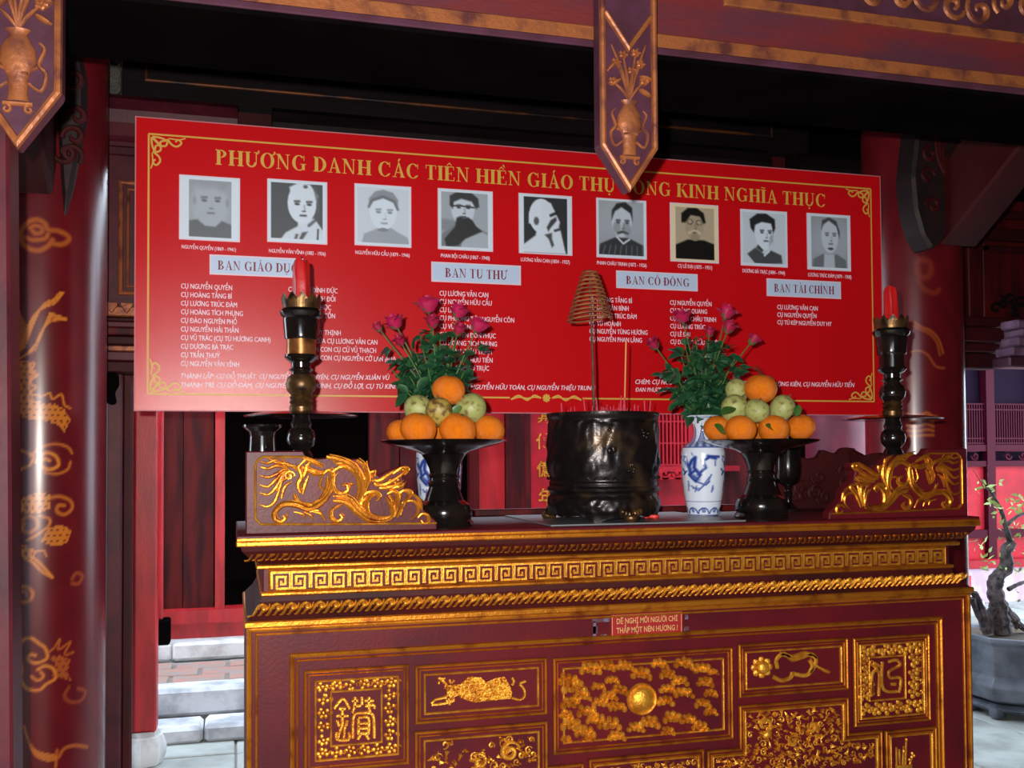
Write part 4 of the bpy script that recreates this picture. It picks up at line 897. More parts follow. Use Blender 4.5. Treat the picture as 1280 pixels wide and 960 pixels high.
p = Pr(.66); p.ell(.5, .3, .5, .4, .72, .6, .6).pol([(0, 1), (.05, .78), (.35, .66), (.65, .66), (.95, .78), (1, 1)], .22).ell(.5, .36, .21, .29, .82, 1, .08).pol([(.29, .36), (.3, .18), (.4, .06), (.58, .03), (.72, .12), (.73, .36), (.68, .22), (.5, .12), (.36, .2)], .18).face(.52, .4, .21, .28, .9).line([(.42, .58), (.52, .55), (.62, .58)], .025, .25).ell(.6, .5, .09, .12, .45, .5, .5).ell(.4, .48, .08, .1, .45, .5, .5).line([(.4, .65), (.53, .76), (.66, .68)], .02, .9); [p.line([(.1+.12*i, .98), (.16+.11*i, .8)], .012, .6, .6) for i in range(8)]; p.rim(.03, .02, .05, .03); ports.append(((745, 247, 808, 325), p))
p = Pr(.72, (.92, .86, .74)); p.pol([(0, 1), (.02, .75), (.35, .62), (.7, .62), (.98, .7), (1, 1)], .06).ell(.5, .36, .2, .27, .66, 1, .08).pol([(.22, .32), (.22, .16), (.36, .06), (.55, .05), (.7, .14), (.74, .3), (.7, .33), (.62, .2), (.42, .18), (.3, .32)], .07).face(.5, .34, .2, .2, .9).ell(.4, .3, .07, .05, .3, .7, .4).ell(.6, .31, .07, .05, .3, .7, .4).ell(.4, .3, .045, .035, .7).ell(.6, .31, .045, .035, .7).line([(.38, .5), (.5, .45), (.62, .5)], .03, .8).ell(.51, .58, .09, .06, .6).rim(.1, .05, .08, .04); ports.append(((837, 253, 898, 330), p))
p = Pr(.84); p.pol([(.12, .8), (.3, .68), (.5, .8), (.65, .72), (.88, .8), (.9, .95), (.6, .97), (.3, .98), (.2, .88)], .3).ell(.5, .42, .2, .3, .93, 1, .08).pol([(.2, .32), (.18, .16), (.35, .05), (.55, .04), (.74, .14), (.75, .3), (.7, .4), (.66, .22), (.45, .2), (.3, .26), (.27, .4)], .16).face(.54, .4, .2, .3, .85).pol([(.62, .45), (.7, .4), (.7, .55), (.6, .66)], .55, .6).pol([(.36, .62), (.48, .72), (.44, .76), (.32, .68)], .25).line([(.5, .82), (.6, .74)], .02, .95).rim(.03, .03, .03, .03); ports.append(((925, 261, 984, 335), p))
p = Pr(.64); p.ell(.55, .5, .5, .4, .74, .6, .6).pol([(.1, 1), (.12, .82), (.35, .72), (.7, .72), (.9, .82), (.92, 1)], .46).pol([(.36, 1), (.38, .72), (.62, .72), (.64, 1)], .78).ell(.52, .4, .2, .3, .82, 1, .08).pol([(.32, .28), (.34, .1), (.5, .04), (.68, .1), (.76, .3), (.75, .42), (.68, .2), (.5, .1), (.36, .18)], .3).face(.54, .38, .2, .4, .75).ell(.54, .62, .07, .025, .3).rim(.08, .03, .06, .03); ports.append(((1008, 266, 1063, 340), p))
for (x0, y0, x1, y1), p in ports:
    (xa, zt_) = B(x0, y0); xb = B(x1, (y0+y1)/2)[0]; zb_ = B(x0, y1 - (y1-y0)*.045)[1]
    w = .004
    c = MB().box(xa, xb, YN-.0014, YN, zb_, zt_).build('portrait', M['white_card'], ban)
    vs = [(xa+w+(xb-xa-2*w)*u-ORG[ban.name].x, -.0022, zt_-w-(zt_-zb_-2*w)*v-ORG[ban.name].z) for u, v in zip(p.u.ravel(), p.v.ravel())]
    fs = [(j*p.nx+i, (j+1)*p.nx+i, (j+1)*p.nx+i+1, j*p.nx+i+1) for j in range(p.ny-1) for i in range(p.nx-1)]
    me = bpy.data.meshes.new('portrait_print'); me.from_pydata(vs, [], fs)
    color_attr(me, np_lin(np.clip(p.g.ravel()[:, None]*1.1, 0, 1)*np.array(p.t)[None])); link('portrait_print', me, M['col_print'], c)
for (s, x0, y0, x1) in (('NGUYỄN QUYỀN (1869 - 1941)', 227, 309, 295), ('NGUYỄN VĂN VĨNH (1882 - 1936)', 336, 314, 407), ('NGUYỄN HỮU CẦU (1879 - 1946)', 444, 316, 512), ('PHAN BỘI CHÂU (1867 - 1940)', 551, 320, 612), ('LƯƠNG VĂN CAN (1854 - 1927)', 651, 325, 712), ('PHAN CHÂU TRINH (1872 - 1926)', 746, 329, 808), ('CỤ LÊ ĐẠI (1875 - 1951)', 847, 333, 890), ('DƯƠNG BÁ TRẠC (1884 - 1944)', 928, 339, 981), ('LƯƠNG TRÚC ĐÀM (1879 - 1908)', 1010, 344, 1064)):
    text('caption', s, (x0, y0+1.5), (x1, y0+1.5+(x1-x0)*.06), capm(x0, y0, 4.8), bold=0)

# ------------------------------------------------------------------ altar
YA = 2.37
alt = thing('altar_table', 'large carved red and gold altar table filling the lower middle', 'altar', (1.006, 2.62, 0))
ZT = 1.296; YBK = 2.9
def slabx(name, x0, x1, y0, z0, z1, m, bev=.003, y1=YBK): return MB().box(x0, x1, y0, y1, z0, z1).build(name, m, alt, bevel=bev)
Z = lambda y, Y=YA: at(340, y, Y).z
slabx('table_top', 0.0, 2.018, 2.352, Z(674), ZT, M['lacquer'])
slabx('gold_fillet', .002, 2.016, 2.350, Z(675), Z(671.5), M['gold'], .001, 2.37)
slabx('gold_moulding', .0, 2.018, 2.348, Z(682), Z(675), M['gold'], .003, 2.38)
# scroll cornice (cyma) upper
def cyma(name, x0, x1, y_top, y_bot, zt_, zb_, m, inset0, inset1):
    # profile swept around front and both ends (mitred)
    prof = [(0, 0), (.08, .25), (.4, .6), (.8, .85), (1, 1)]
    rings = []
    for u, v in prof:
        ins = inset0+(inset1-inset0)*u; y = y_top+(y_bot-y_top)*u; z = zt_+(zb_-zt_)*v
        rings.append([(x0+ins, YBK, z), (x0+ins, y, z), (x1-ins, y, z), (x1-ins, YBK, z)])
    vs = [p for r in rings for p in r]; fs = []
    for j in range(len(prof)-1):
        for i in range(3): a = j*4+i; fs.append((a, a+4, a+5, a+1))
    return MB().add(vs, fs).build(name, m, alt)
cyma('upper_cornice', .0, 2.018, 2.356, 2.395, Z(682), Z(706), M['lacquer_dark'], .01, .055)
slabx('gold_moulding', .045, 1.972, 2.378, Z(712), Z(706.5), M['gold'])
slabx('waist', .060, 1.952, 2.402, Z(745), Z(711), M['lacquer'])
slabx('gold_moulding', .055, 1.958, 2.388, Z(747), Z(741.5), M['gold'])
cyma('lower_cornice', .022, 1.992, 2.398, 2.365, Z(747), Z(775), M['lacquer_dark'], .036, .002)
slabx('gold_moulding', .018, 1.998, 2.355, Z(783.5), Z(775), M['gold'])
ZB = .12
slabx('body', .022, 1.998, YA, ZB, Z(783), M['lacquer'], .003, 2.88)
for x0, x1 in ((.02, .16), (1.85, 2.0)): 
    for y0, y1 in ((YA, YA+.12), (2.76, 2.88)): MB().box(x0, x1, y0, y1, 0, ZB).build('leg', M['lacquer'], alt, bevel=.006)
# vertical gold edge mouldings of the front
zt_, zb_ = Z(786), ZB+.04
er = MB(); er.rail([(.03, zb_), (1.985, zb_), (1.985, zt_), (.03, zt_)], .013, .008, YA); er.rail([(.046, zb_+.02), (1.968, zb_+.02), (1.968, zt_-.012), (.046, zt_-.012)], .006, .005, YA)
er.build('edge_moulding', M['gold'], alt)
# Greek key frets on the waist: each square its own piece
zf0, zf1 = Z(737, 2.4), Z(715, 2.4); kw = .0445; hgt = zf1-zf0
fm_ = MB(); fm_.rail([(.075, zf0-.004), (1.938, zf0-.004), (1.938, zf1+.004), (.075, zf1+.004)], .005, .004, 2.402); fm_.build('fret_border', M['gold'], alt)
def key_mesh(flip):
    a, h = kw*.47, hgt*.46; s_ = -1 if flip else 1
    pts = [(-a*s_, -h), (-a*s_, h), (a*s_, h), (a*s_, -h), (-a*.45*s_, -h), (-a*.45*s_, h*.45), (a*.5*s_, h*.45), (a*.5*s_, -h*.45), (a*.02*s_, -h*.45), (a*.02*s_, h*.0)]
    if flip: pts = pts
    me = MB().rail(pts, .0062, .0042, 0, closed=False, prof=[(-.5, 0), (-.4, 1), (.4, 1), (.5, 0)]).mesh('key_fret'); me.materials.append(M['gold_bright']); return me
km = [key_mesh(False), key_mesh(True)]
n = 41; x0_, x1_ = .079, 1.934
kw_ = (x1_-x0_)/n
for i in range(n):
    o = bpy.data.objects.new('key_fret', km[i % 2]); col.objects.link(o); o.parent = alt
    o.location = Vector((x0_+kw_*(i+.5), 2.401, (zf0+zf1)/2))-ORG[alt.name]
# rope scrolls on the two cornices
def scroll_mesh(hs, nm, lean=0):
    mb = MB(); sp = spiral(.12, .16, .27, 1.1, PI*1.1, 14, .2, -1)
    pts = [(x*hs+lean*z*hs*.3, 0, z*hs) for x, z in sp]
    mb.tube(pts, taper(len(pts), hs*.07, hs*.09, hs*.06), 5, fy=1.3)
    tl = bez([(-.82*hs, 0, -.46*hs), (-.55*hs, 0, -.44*hs), (-.38*hs, 0, -.2*hs), (-.16*hs, 0, .3*hs), (.12*hs, 0, .46*hs)], 4)
    mb.tube([Vector((p.x, p.y, p.z)) for p in tl], taper(len(tl), hs*.05, hs*.09, hs*.04), 5, fy=1.3)
    tl = bez([(-.3*hs, 0, -.46*hs), (-.1*hs, 0, -.4*hs), (.08*hs, 0, -.12*hs), (.42*hs, 0, .1*hs), (.5*hs, 0, .4*hs)], 4)
    mb.tube([Vector((p.x, p.y, p.z)) for p in tl], taper(len(tl), hs*.04, hs*.09, hs*.05), 5, fy=1.3)
    mb.ball((.12*hs, 0, .16*hs), hs*.1, 6, 4)
    me = mb.mesh(nm, smooth=True); me.materials.append(M['gold']); return me
def scrolls(zc, ya, x0, x1, pitch, hs, name, tilt, m=None):
    me = scroll_mesh(hs, name); 
    if m: me.materials[0] = m
    n = int((x1-x0)/pitch); pitch = (x1-x0)/n
    for i in range(n):
        o = bpy.data.objects.new(name, me); col.objects.link(o); o.parent = alt
        o.location = Vector((x0+pitch*(i+.5), ya, zc))-ORG[alt.name]; o.rotation_euler = (tilt, 0, 0)
scrolls((Z(682)+Z(706))/2+.001, 2.366, .03, 1.99, .029, .032, 'cornice_scroll', -.75, M['gold'])
scrolls((Z(747)+Z(775))/2-.001, 2.368, .04, 1.975, .0325, .038, 'band_scroll', .5, M['gold_bright'])

# frames on the front
def rect4(tl, tr, br, bl):
    p = [P2(*q, YA) for q in (tl, tr, br, bl)]
    xl, xr = (p[0][0]+p[3][0])/2, (p[1][0]+p[2][0])/2; zt, zb = (p[0][1]+p[1][1])/2, (p[2][1]+p[3][1])/2
    return [(xl, zb), (xr, zb), (xr, zt), (xl, zt)]
def inset(poly, d):        # axis aligned polygon, ccw
    n = len(poly); out = []
    for i in range(n):
        a, b, c = Vector(poly[i-1]), Vector(poly[i]), Vector(poly[(i+1) % n]); d1 = (b-a).normalized(); d2 = (c-b).normalized()
        n1 = Vector((-d1.y, d1.x)); n2 = Vector((-d2.y, d2.x)); m = (n1+n2)/(1+n1.dot(n2)); out.append(tuple(b+m*d))
    return out
FR = []
def panel(outer, gaps=(0, .011), inner=.03, name='carved_panel', raised=True):
    """double gold mouldings; the field inside is recessed"""
    pn = MB()
    f = pn.prism(outer, YA-.006, YA+.001).build(name, M['lacquer'], alt)
    r1 = MB(); r1.rail(inset(outer, .003), .007, .008, YA-.005); r1.build('outer_moulding', M['gold'], f)
    r2 = MB(); r2.rail(inset(outer, .0115), .0035, .005, YA-.006); r2.build('thin_moulding', M['gold'], f)
    r3 = MB(); q = inset(outer, inner); r3.rail(q, .0055, .007, YA-.006); r3.build('inner_moulding', M['gold_bright'], f)
    return f, q
of = rect4((362, 820), (1170, 773), (1183, 1050), (368, 1050)); zlow = ZB+.12
of = [(of[0][0], zlow), (of[1][0], zlow), (of[2][0], of[2][1]), (of[3][0], of[3][1])]
bf = MB(); bf.rail(of, .012, .011, YA); bf.rail(inset(of, .012), .005, .008, YA); bf.build('field_moulding', M['gold'], alt)

def blobs(mb, rng, x, z, r, Y, n):
    for k in range(n):
        a = rng.random()*6.28; q = r*rng.uniform(.2, 1)
        mb.ball((x+q*math.cos(a), Y, z+q*.6*math.sin(a)), (r*rng.uniform(.28, .5), .006*rng.uniform(.8, 1.6), r*rng.uniform(.22, .4)), 6, 4, rng.uniform(-.6, .6))
def fill_relief(poly, seed, n, sz, Y, skip=None, dens=3):
    rng = random.Random(seed); mb = MB(); xs = [p[0] for p in poly]; zs = [p[1] for p in poly]; k = 0; tries = 0; pts = []
    while k < n and tries < n*40:
        tries += 1; x = rng.uniform(min(xs)+sz*.5, max(xs)-sz*.5); z = rng.uniform(min(zs)+sz*.5, max(zs)-sz*.5)
        if not inpoly(np.array([x]), np.array([z]), poly)[0]: continue
        if any((x-a)**2+(z-b)**2 < (sz*.75)**2 for a, b in pts): continue
        if not all(inpoly(np.array([x+dx]), np.array([z+dz]), poly)[0] for dx, dz in ((sz*.6, 0), (-sz*.6, 0), (0, sz*.6), (0, -sz*.6))): continue
        pts.append((x, z)); k += 1; s_ = sz*rng.uniform(.75, 1.15); t = rng.random()
        if t < .5:
            q = spiral(x, z, s_*.5, rng.uniform(.8, 1.3), rng.random()*6.28, 12, .15, rng.choice((-1, 1)))
            mb.tube([(a, Y-.001, b) for a, b in q], taper(12, s_*.07, s_*.15, s_*.12), 5, fy=.9)
        elif t < .8:
            a0 = rng.random()*6.28
            for j in range(3):
                a = a0+(j-1)*.5; q = bez([(x-s_*.4*math.cos(a0), Y, z-s_*.4*math.sin(a0)), (x, Y-.002, z), (x+s_*.55*math.cos(a), Y, z+s_*.55*math.sin(a))], 4); mb.tube(q, taper(len(q), s_*.06, s_*.15, s_*.04), 5, fy=.9)
        else: blobs(mb, rng, x, z, s_*.5, Y, 5)
        blobs(mb, rng, x+rng.uniform(-.6, .6)*s_, z+rng.uniform(-.6, .6)*s_, s_*.42, Y, dens+1)
    return mb
def relief(mb, f, m=M['gold_bright'], name='carved_relief'): return tag(mb.build(name, m, f, smooth=True), kind='stuff')
YR = YA-.007
def strokes(mb, pts_list, conv, r, Y=YR):
    for pts in pts_list:
        q = [Vector((x, Y, z)) for x, z in [conv(*p) for p in pts]]
        if len(pts) > 2: q = bez(q, 5)
        mb.tube(q, r, 6, fy=.9)
# A: left seal square
oA = rect4((379, 838), (510, 830), (511, 957), (381, 962)); f, q = panel(oA, inner=.026)
iA = rect4((413, 864), (476, 860), (477, 927), (414, 931)); mb = MB().rail(iA, .005, .006, YA-.006); mb.build('seal_border', M['gold_bright'], f)
def border_flowers(o, i, seed, f, nx, nz):
    rng = random.Random(seed); mb = MB(); xl, xr, zb, zt = o[0][0], o[1][0], o[0][1], o[2][1]; a, b, c, d = i[0][0], i[1][0], i[0][1], i[2][1]
    ctr = [((xl+(xr-xl)*(k+.5)/nx), (zt+d)/2) for k in range(nx)]+[((xl+(xr-xl)*(k+.5)/nx), (zb+c)/2) for k in range(nx)]+[((xl+a)/2, c+(d-c)*(k+.5)/nz) for k in range(nz)]+[((xr+b)/2, c+(d-c)*(k+.5)/nz) for k in range(nz)]
    r_ = (zt-d)*.5
    for x, z in ctr:
        mb.ball((x, YR, z), (r_*.35, .006, r_*.35), 6, 4)
        for j in range(5): t = j*1.257+rng.random(); mb.ball((x+r_*.75*math.cos(t), YR, z+r_*.75*math.sin(t)), (r_*.42, .006, r_*.42), 6, 4)
        q = spiral(x+r_*1.3, z, r_*.5, .9, rng.random()*6, 8); mb.tube([(u, YR, v) for u, v in q], r_*.13, 4)
    relief(mb, f)
border_flowers(q, iA, 1, f, 6, 4)
g = lambda x, y: P2(280+x/3, 640+y/3, YA)
mb = MB(); strokes(mb, [[(412, 735), (445, 698), (470, 735)], [(430, 735), (455, 735)], [(420, 762), (465, 762)], [(443, 735), (443, 800)], [(422, 778), (430, 800)], [(462, 778), (456, 800)], [(440, 800), (425, 848)], [(420, 822), (424, 850), (466, 850), (466, 822)], [(452, 800), (448, 848)],
    [(490, 690), (490, 720)], [(478, 705), (502, 705)], [(516, 690), (516, 720)], [(542, 690), (542, 720)], [(526, 705), (560, 705)], [(482, 725), (512, 725)], [(528, 725), (560, 722), (562, 735)], [(490, 725), (480, 750)], [(540, 725), (548, 750)],
    [(482, 845), (484, 770), (500, 752), (545, 752), (560, 770), (562, 845)], [(503, 770), (503, 830)], [(503, 770), (540, 770), (540, 830)], [(503, 790), (540, 790)], [(503, 808), (540, 808)], [(503, 828), (540, 828)], [(512, 830), (500, 850)], [(530, 830), (542, 850)]], g, .0042)
relief(mb, f, name='seal_character')
# B: bird relief
oB = rect4((518, 831), (682, 822), (683, 893), (519, 903)); f, q = panel(oB, inner=.023)
gB = lambda x, y: P2(500+x/6.4, 820+y/6.4, YA); mb = MB(); rng = random.Random(5)
body = [(370, 230), (480, 220), (545, 160), (640, 165), (680, 205), (760, 170), (830, 160), (870, 230), (890, 290), (880, 335), (700, 350), (600, 365), (520, 345), (450, 310), (400, 340), (370, 290)]
bp_ = [gB(*p) for p in body]
for k in range(230):
    x = rng.uniform(370, 890); y = rng.uniform(150, 365)
    if inpoly(np.array([x]), np.array([y]), body)[0]:
        a, b = gB(x, y); mb.ball((a, YR-.001*rng.random(), b), (.0036*rng.uniform(.7, 1.5), .006, .0026*rng.uniform(.7, 1.4)), 6, 4, rng.uniform(-1, 1))
mb.prism(bp_, YA-.009, YA-.006)
strokes(mb, [[(245, 375), (280, 345), (340, 330), (390, 300)], [(250, 385), (320, 380), (400, 360), (430, 330)], [(300, 170), (340, 190), (380, 240)], [(390, 180), (400, 210), (430, 190)], [(890, 330), (950, 345), (990, 315), (985, 260), (950, 220)], [(890, 230), (905, 200), (890, 170)], [(950, 215), (1000, 195)]], gB, .0035)
for k in range(14):
    x, y = gB(300+rng.uniform(0, 60), 170+rng.uniform(0, 85)); mb.ball((x, YR, y), .0034, 6, 4)
for k in range(14):
    x, y = gB(350+rng.uniform(0, 80), 330+rng.uniform(0, 50)); mb.ball((x, YR, y), .0034, 6, 4)
relief(mb, f)
# C: lower-left stepped panel with dragon
oC_tl, oC_tr = P2(518, 913, YA), P2(683, 902, YA); zst = P2(690, 957, YA)[1]; xst = P2(728, 955, YA)[0]; zl_ = zlow+.03
poly = [(oC_tl[0], zl_), (xst, zl_), (xst, zst), (oC_tr[0], zst), (oC_tr[0], (oC_tl[1]+oC_tr[1])/2), (oC_tl[0], (oC_tl[1]+oC_tr[1])/2)]
f, q = panel(poly, inner=.023)
zvis = P2(640, 1000, YA)[1]
qv = [(q[0][0], zvis), (q[1][0], zvis)]+list(q[2:]); mb = fill_relief(qv, 11, 70, .02, YR)
cx_, cz_ = P2(636, 938, YA); mb.tube([(a, YR-.004, b) for a, b in spiral(cx_, cz_, .026, 1.5, .3, 26, .1, 1)], taper(26, .004, .007, .004), 6)
cx_, cz_ = P2(598, 950, YA); mb.tube([(a, YR-.004, b) for a, b in spiral(cx_, cz_, .02, 1.2, 2.3, 22, .1, -1)], taper(22, .003, .006, .004), 6)
relief(mb, f)
# D: central cloud panel with boss
oD = rect4((689, 822), (913, 809), (915, 921), (692, 944)); f, q = panel(oD, inner=.027)
mb = MB(); rng = random.Random(21); cg = lambda x, y: P2(600+x/3, 640+y/3, YA)
for (x, y, w) in ((330, 630, 60), (350, 660, 70), (410, 590, 60), (470, 580, 50), (540, 578, 50), (670, 572, 50), (760, 570, 60), (830, 590, 55), (870, 600, 30), (600, 610, 60), (700, 610, 50), (745, 635, 50), (490, 630, 40), (440, 655, 40), (520, 670, 50), (480, 690, 50), (700, 665, 50), (760, 680, 60), (840, 640, 50), (860, 680, 40), (340, 720, 60), (320, 760, 40), (400, 750, 60), (450, 715, 50), (510, 730, 50), (690, 710, 50), (630, 790, 60), (580, 810, 50), (480, 795, 70), (420, 780, 40), (340, 800, 60), (390, 825, 60), (720, 775, 60), (780, 780, 50), (860, 750, 40), (830, 720, 50), (510, 840, 50), (700, 822, 40), (820, 805, 50), (380, 690, 50), (320, 850, 30), (400, 848, 30)):
    a, b = cg(x, y); w_ = w/3*.0023
    nb = 7
    for k in range(nb):
        t = (k+.5)/nb; mb.ball((a+(t-.5)*w_*1.15, YR, b+(.5-t)*w_*.15+math.sin(t*PI)*w_*.14*rng.uniform(.4, 1.3)+(w_*.16 if k % 2 else -w_*.1)), (w_*.17*rng.uniform(.8, 1.3), .013, w_*.2*rng.uniform(.8, 1.3)), 7, 4)
    mb.tube([(u, YR-.003, v) for u, v in spiral(a+w_*rng.uniform(-.2, .2), b-w_*.02, w_*.17, 1.2, rng.random()*6, 9, .2, rng.choice((-1, 1)))], .0014, 4)
relief(mb, f)
bx_, bz_ = P2(801, 873, YA); prof = [(.0, -.021), (.012, -.0205), (.024, -.017), (.031, -.011), (.0335, -.006), (.037, -.009), (.040, -.006), (.041, 0)]
vs = [(bx_+r_*math.cos(2*PI*i/36), YA-.006+d, bz_+r_*math.sin(2*PI*i/36)) for r_, d in prof for i in range(36)]
MB().add(vs, [(j*36+i, j*36+(i+1) % 36, (j+1)*36+(i+1) % 36, (j+1)*36+i) for j in range(len(prof)-1) for i in range(36)]).build('round_boss', M['gold_bright'], f, smooth=True)
# D2 beneath
p1 = P2(735, 949, YA); p2 = P2(878, 935, YA); zz2 = (p1[1]+p2[1])/2
poly = [(p1[0], zl_), (p2[0], zl_), (p2[0], zz2), (p1[0], zz2)]; f, q = panel(poly, inner=.016)
mb = fill_relief([(q[0][0], zvis), (q[1][0], zvis), q[2], q[3]], 31, 60, .018, YR); relief(mb, f)
# E: gourd and ribbon
oE = rect4((920, 805), (1057, 797), (1058, 861), (923, 871)); f, q = panel(oE, inner=.021)
ge = lambda x, y: P2(840+x/3.765, 800+y/3.765, YA); mb = MB()
a, b = ge(415, 125); mb.ball((a, YR-.005, b), (.019, .014, .018), 12, 6)
for k in range(8): t = k*PI/4; mb.ball((a+.023*math.cos(t), YR, b+.02*math.sin(t)), (.0105, .008, .0095), 7, 4)
strokes(mb, [[(490, 130), (485, 90), (520, 62), (560, 90), (600, 80), (650, 65), (672, 95), (650, 140), (620, 165), (560, 155)], [(470, 170), (510, 188), (550, 175), (560, 150)], [(500, 60), (560, 75), (620, 60), (670, 80)], [(640, 90), (655, 120), (640, 150)]], ge, .006)
strokes(mb, [[(672, 118), (700, 135), (735, 150)]], ge, [.003, .0035, .0038, .004, .0043, .0046, .005, .0053, .0056, .005, .004][:11]); relief(mb, f)
# F: big stepped panel with dragon
a, b = P2(922, 881, YA), P2(1058, 871, YA); zt2 = (a[1]+b[1])/2; sl = P2(924, 934, YA)[1]; xl2 = P2(882, 937, YA)[0]; sr_ = P2(1060, 916, YA)[1]; xr2 = P2(1100, 914, YA)[0]
poly = [(xl2, zl_), (xr2, zl_), (xr2, sr_), (b[0], sr_), (b[0], zt2), (a[0], zt2), (a[0], sl), (xl2, sl)]; f, q = panel(poly, inner=.017)
mb = fill_relief([(q[0][0], zvis), (q[1][0], zvis)]+list(q[2:]), 41, 150, .019, YR)
for (x, y, r_) in ((425, 395, .024), (560, 470, .016), (650, 400, .015)):
    cx_, cz_ = ge(x, y); mb.tube([(u, YR-.004, v) for u, v in spiral(cx_, cz_, r_, 1.3, x, 24, .1, 1)], taper(24, .003, .0065, .003), 6)
x_, z_ = ge(440, 440); mb.ball((x_, YR, z_), (.016, .011, .011), 9, 5, .5); relief(mb, f)
# G: right seal square
oG = rect4((1063, 798), (1158, 791), (1161, 898), (1067, 909)); f, q = panel(oG, inner=.02)
iG = rect4((1083, 822), (1128, 818), (1130, 870), (1085, 877)); MB().rail(iG, .005, .006, YA-.006).build('seal_border', M['gold_bright'], f)
border_flowers(q, iG, 3, f, 6, 4); mb = MB()
strokes(mb, [[(925, 110), (955, 130), (935, 160), (933, 250)], [(955, 140), (968, 160), (965, 260)], [(945, 105), (975, 125)], [(982, 100), (980, 200), (1000, 238), (1050, 240)], [(1010, 100), (1050, 92), (1065, 115), (1030, 135), (1012, 150), (1020, 175), (1065, 175), (1068, 210), (1060, 245)], [(1022, 205), (1045, 205)], [(935, 190), (935, 258)]], ge, .0045); relief(mb, f, name='seal_character')
# H: brush pot panel
a, b = P2(1104, 913, YA), P2(1163, 908, YA); zt2 = (a[1]+b[1])/2; poly = [(a[0], zl_), (b[0]+.012, zl_), (b[0]+.012, zt2), (a[0], zt2)]; f, q = panel(poly, inner=.016); mb = MB()
strokes(mb, [[(1050, 600), (1048, 500)], [(1065, 600), (1062, 510)], [(1090, 600), (1095, 460)], [(1078, 600), (1082, 495)], [(1108, 600), (1125, 530)]], ge, .003)
for x, y in ((1095, 465), (1122, 530), (1120, 548), (1130, 540), (1082, 520), (1110, 560)): u, v = ge(x, y); mb.ball((u, YR, v), .005, 7, 4)
mb.prism([ge(1044, 585), ge(1115, 580), ge(1112, 680), ge(1048, 685)], YA-.014, YA-.004); relief(mb, f)

# carved end boards standing on the table top
ck = lambda x, y: P2(280+x/3.5556, 460+y/3.5556, 2.372)
def xm(p): return (2.018-p[0], p[1])
sil = [(96, 715), (96, 370), (352, 368), (372, 405), (440, 400), (500, 395), (560, 405), (590, 402), (625, 430), (640, 455), (665, 450), (690, 480), (730, 455), (790, 435), (822, 445), (822, 460), (795, 480), (805, 530), (830, 545), (865, 575), (880, 620), (905, 645), (945, 680), (950, 712)]
ZR_ = ZT
st_ = [([(478, 400), (500, 425), (540, 420), (570, 430)], 5), ([(455, 395), (520, 410), (575, 440), (610, 500), (612, 560), (590, 600)], 12), ([(470, 470), (520, 440), (560, 450), (590, 480), (600, 540)], 9), ([(590, 408), (625, 440), (640, 500), (620, 560), (625, 590)], 9),
       ([(440, 470), (470, 455), (480, 500), (465, 560), (430, 600), (380, 625), (320, 605), (262, 605), (225, 640), (225, 670), (250, 685), (272, 670), (262, 655)], 11), ([(480, 460), (470, 520), (440, 575), (395, 600)], 8), ([(310, 560), (330, 600), (400, 610)], 8),
       ([(520, 565), (560, 585), (590, 620), (640, 660), (700, 672), (740, 660)], 12), ([(485, 590), (540, 600), (590, 640), (650, 680), (730, 676)], 10), ([(520, 610), (480, 630), (475, 665), (500, 682), (525, 668), (515, 650)], 8),
       ([(610, 590), (625, 560), (665, 552), (690, 572), (675, 590)], 8), ([(615, 640), (610, 600), (640, 570)], 8), ([(720, 575), (740, 610), (750, 650), (735, 676)], 9), ([(725, 560), (750, 550), (770, 570), (765, 620), (745, 670)], 9), ([(775, 560), (800, 545), (830, 560), (800, 600), (775, 660)], 8), ([(790, 600), (835, 590), (862, 610), (860, 645), (830, 672)], 7), ([(862, 665), (880, 648), (905, 655), (910, 680), (890, 690), (876, 676)], 7),
       ([(500, 470), (480, 500), (490, 545), (520, 560), (550, 545), (545, 520), (525, 520)], 8), ([(555, 515), (580, 515)], 5),
       ([(345, 440), (385, 460), (420, 470), (450, 460)], 11), ([(335, 500), (360, 470), (372, 430), (400, 410)], 8), ([(340, 555), (330, 520), (345, 480), (330, 440)], 9), ([(350, 560), (360, 520), (375, 480)], 7), ([(330, 440), (370, 405), (395, 425)], 6),
       ([(380, 640), (420, 635), (440, 660)], 5), ([(355, 640), (385, 655), (395, 675)], 5), ([(310, 640), (350, 650), (360, 670)], 5)]
for (y0, bend) in ((415, -1), (440, -.6), (478, -.2), (520, .4), (555, .7), (608, 1)):
    st_.append(([(160, y0), (195, y0+8), (230, y0-4 if bend < 0 else y0-22), (270, 455+bend*18), (300, 480+bend*14)], 6))
st_ += [([(235, 545), (245, 510), (280, 490), (310, 480)], 6), ([(255, 580), (270, 530), (300, 505)], 6), ([(250, 395), (280, 430), (320, 440), (335, 465)], 6), ([(190, 395), (230, 420), (290, 430), (330, 460)], 6)]
for h in ([(655, 500), (690, 500), (730, 475), (770, 450)], [(670, 520), (710, 520), (760, 495), (800, 465)], [(690, 535), (740, 530), (790, 505)], [(750, 470), (790, 445), (815, 455), (800, 475)], [(640, 470), (665, 462), (660, 490)], [(735, 540), (760, 530), (790, 525), (800, 510)]): st_.append((h, 8))
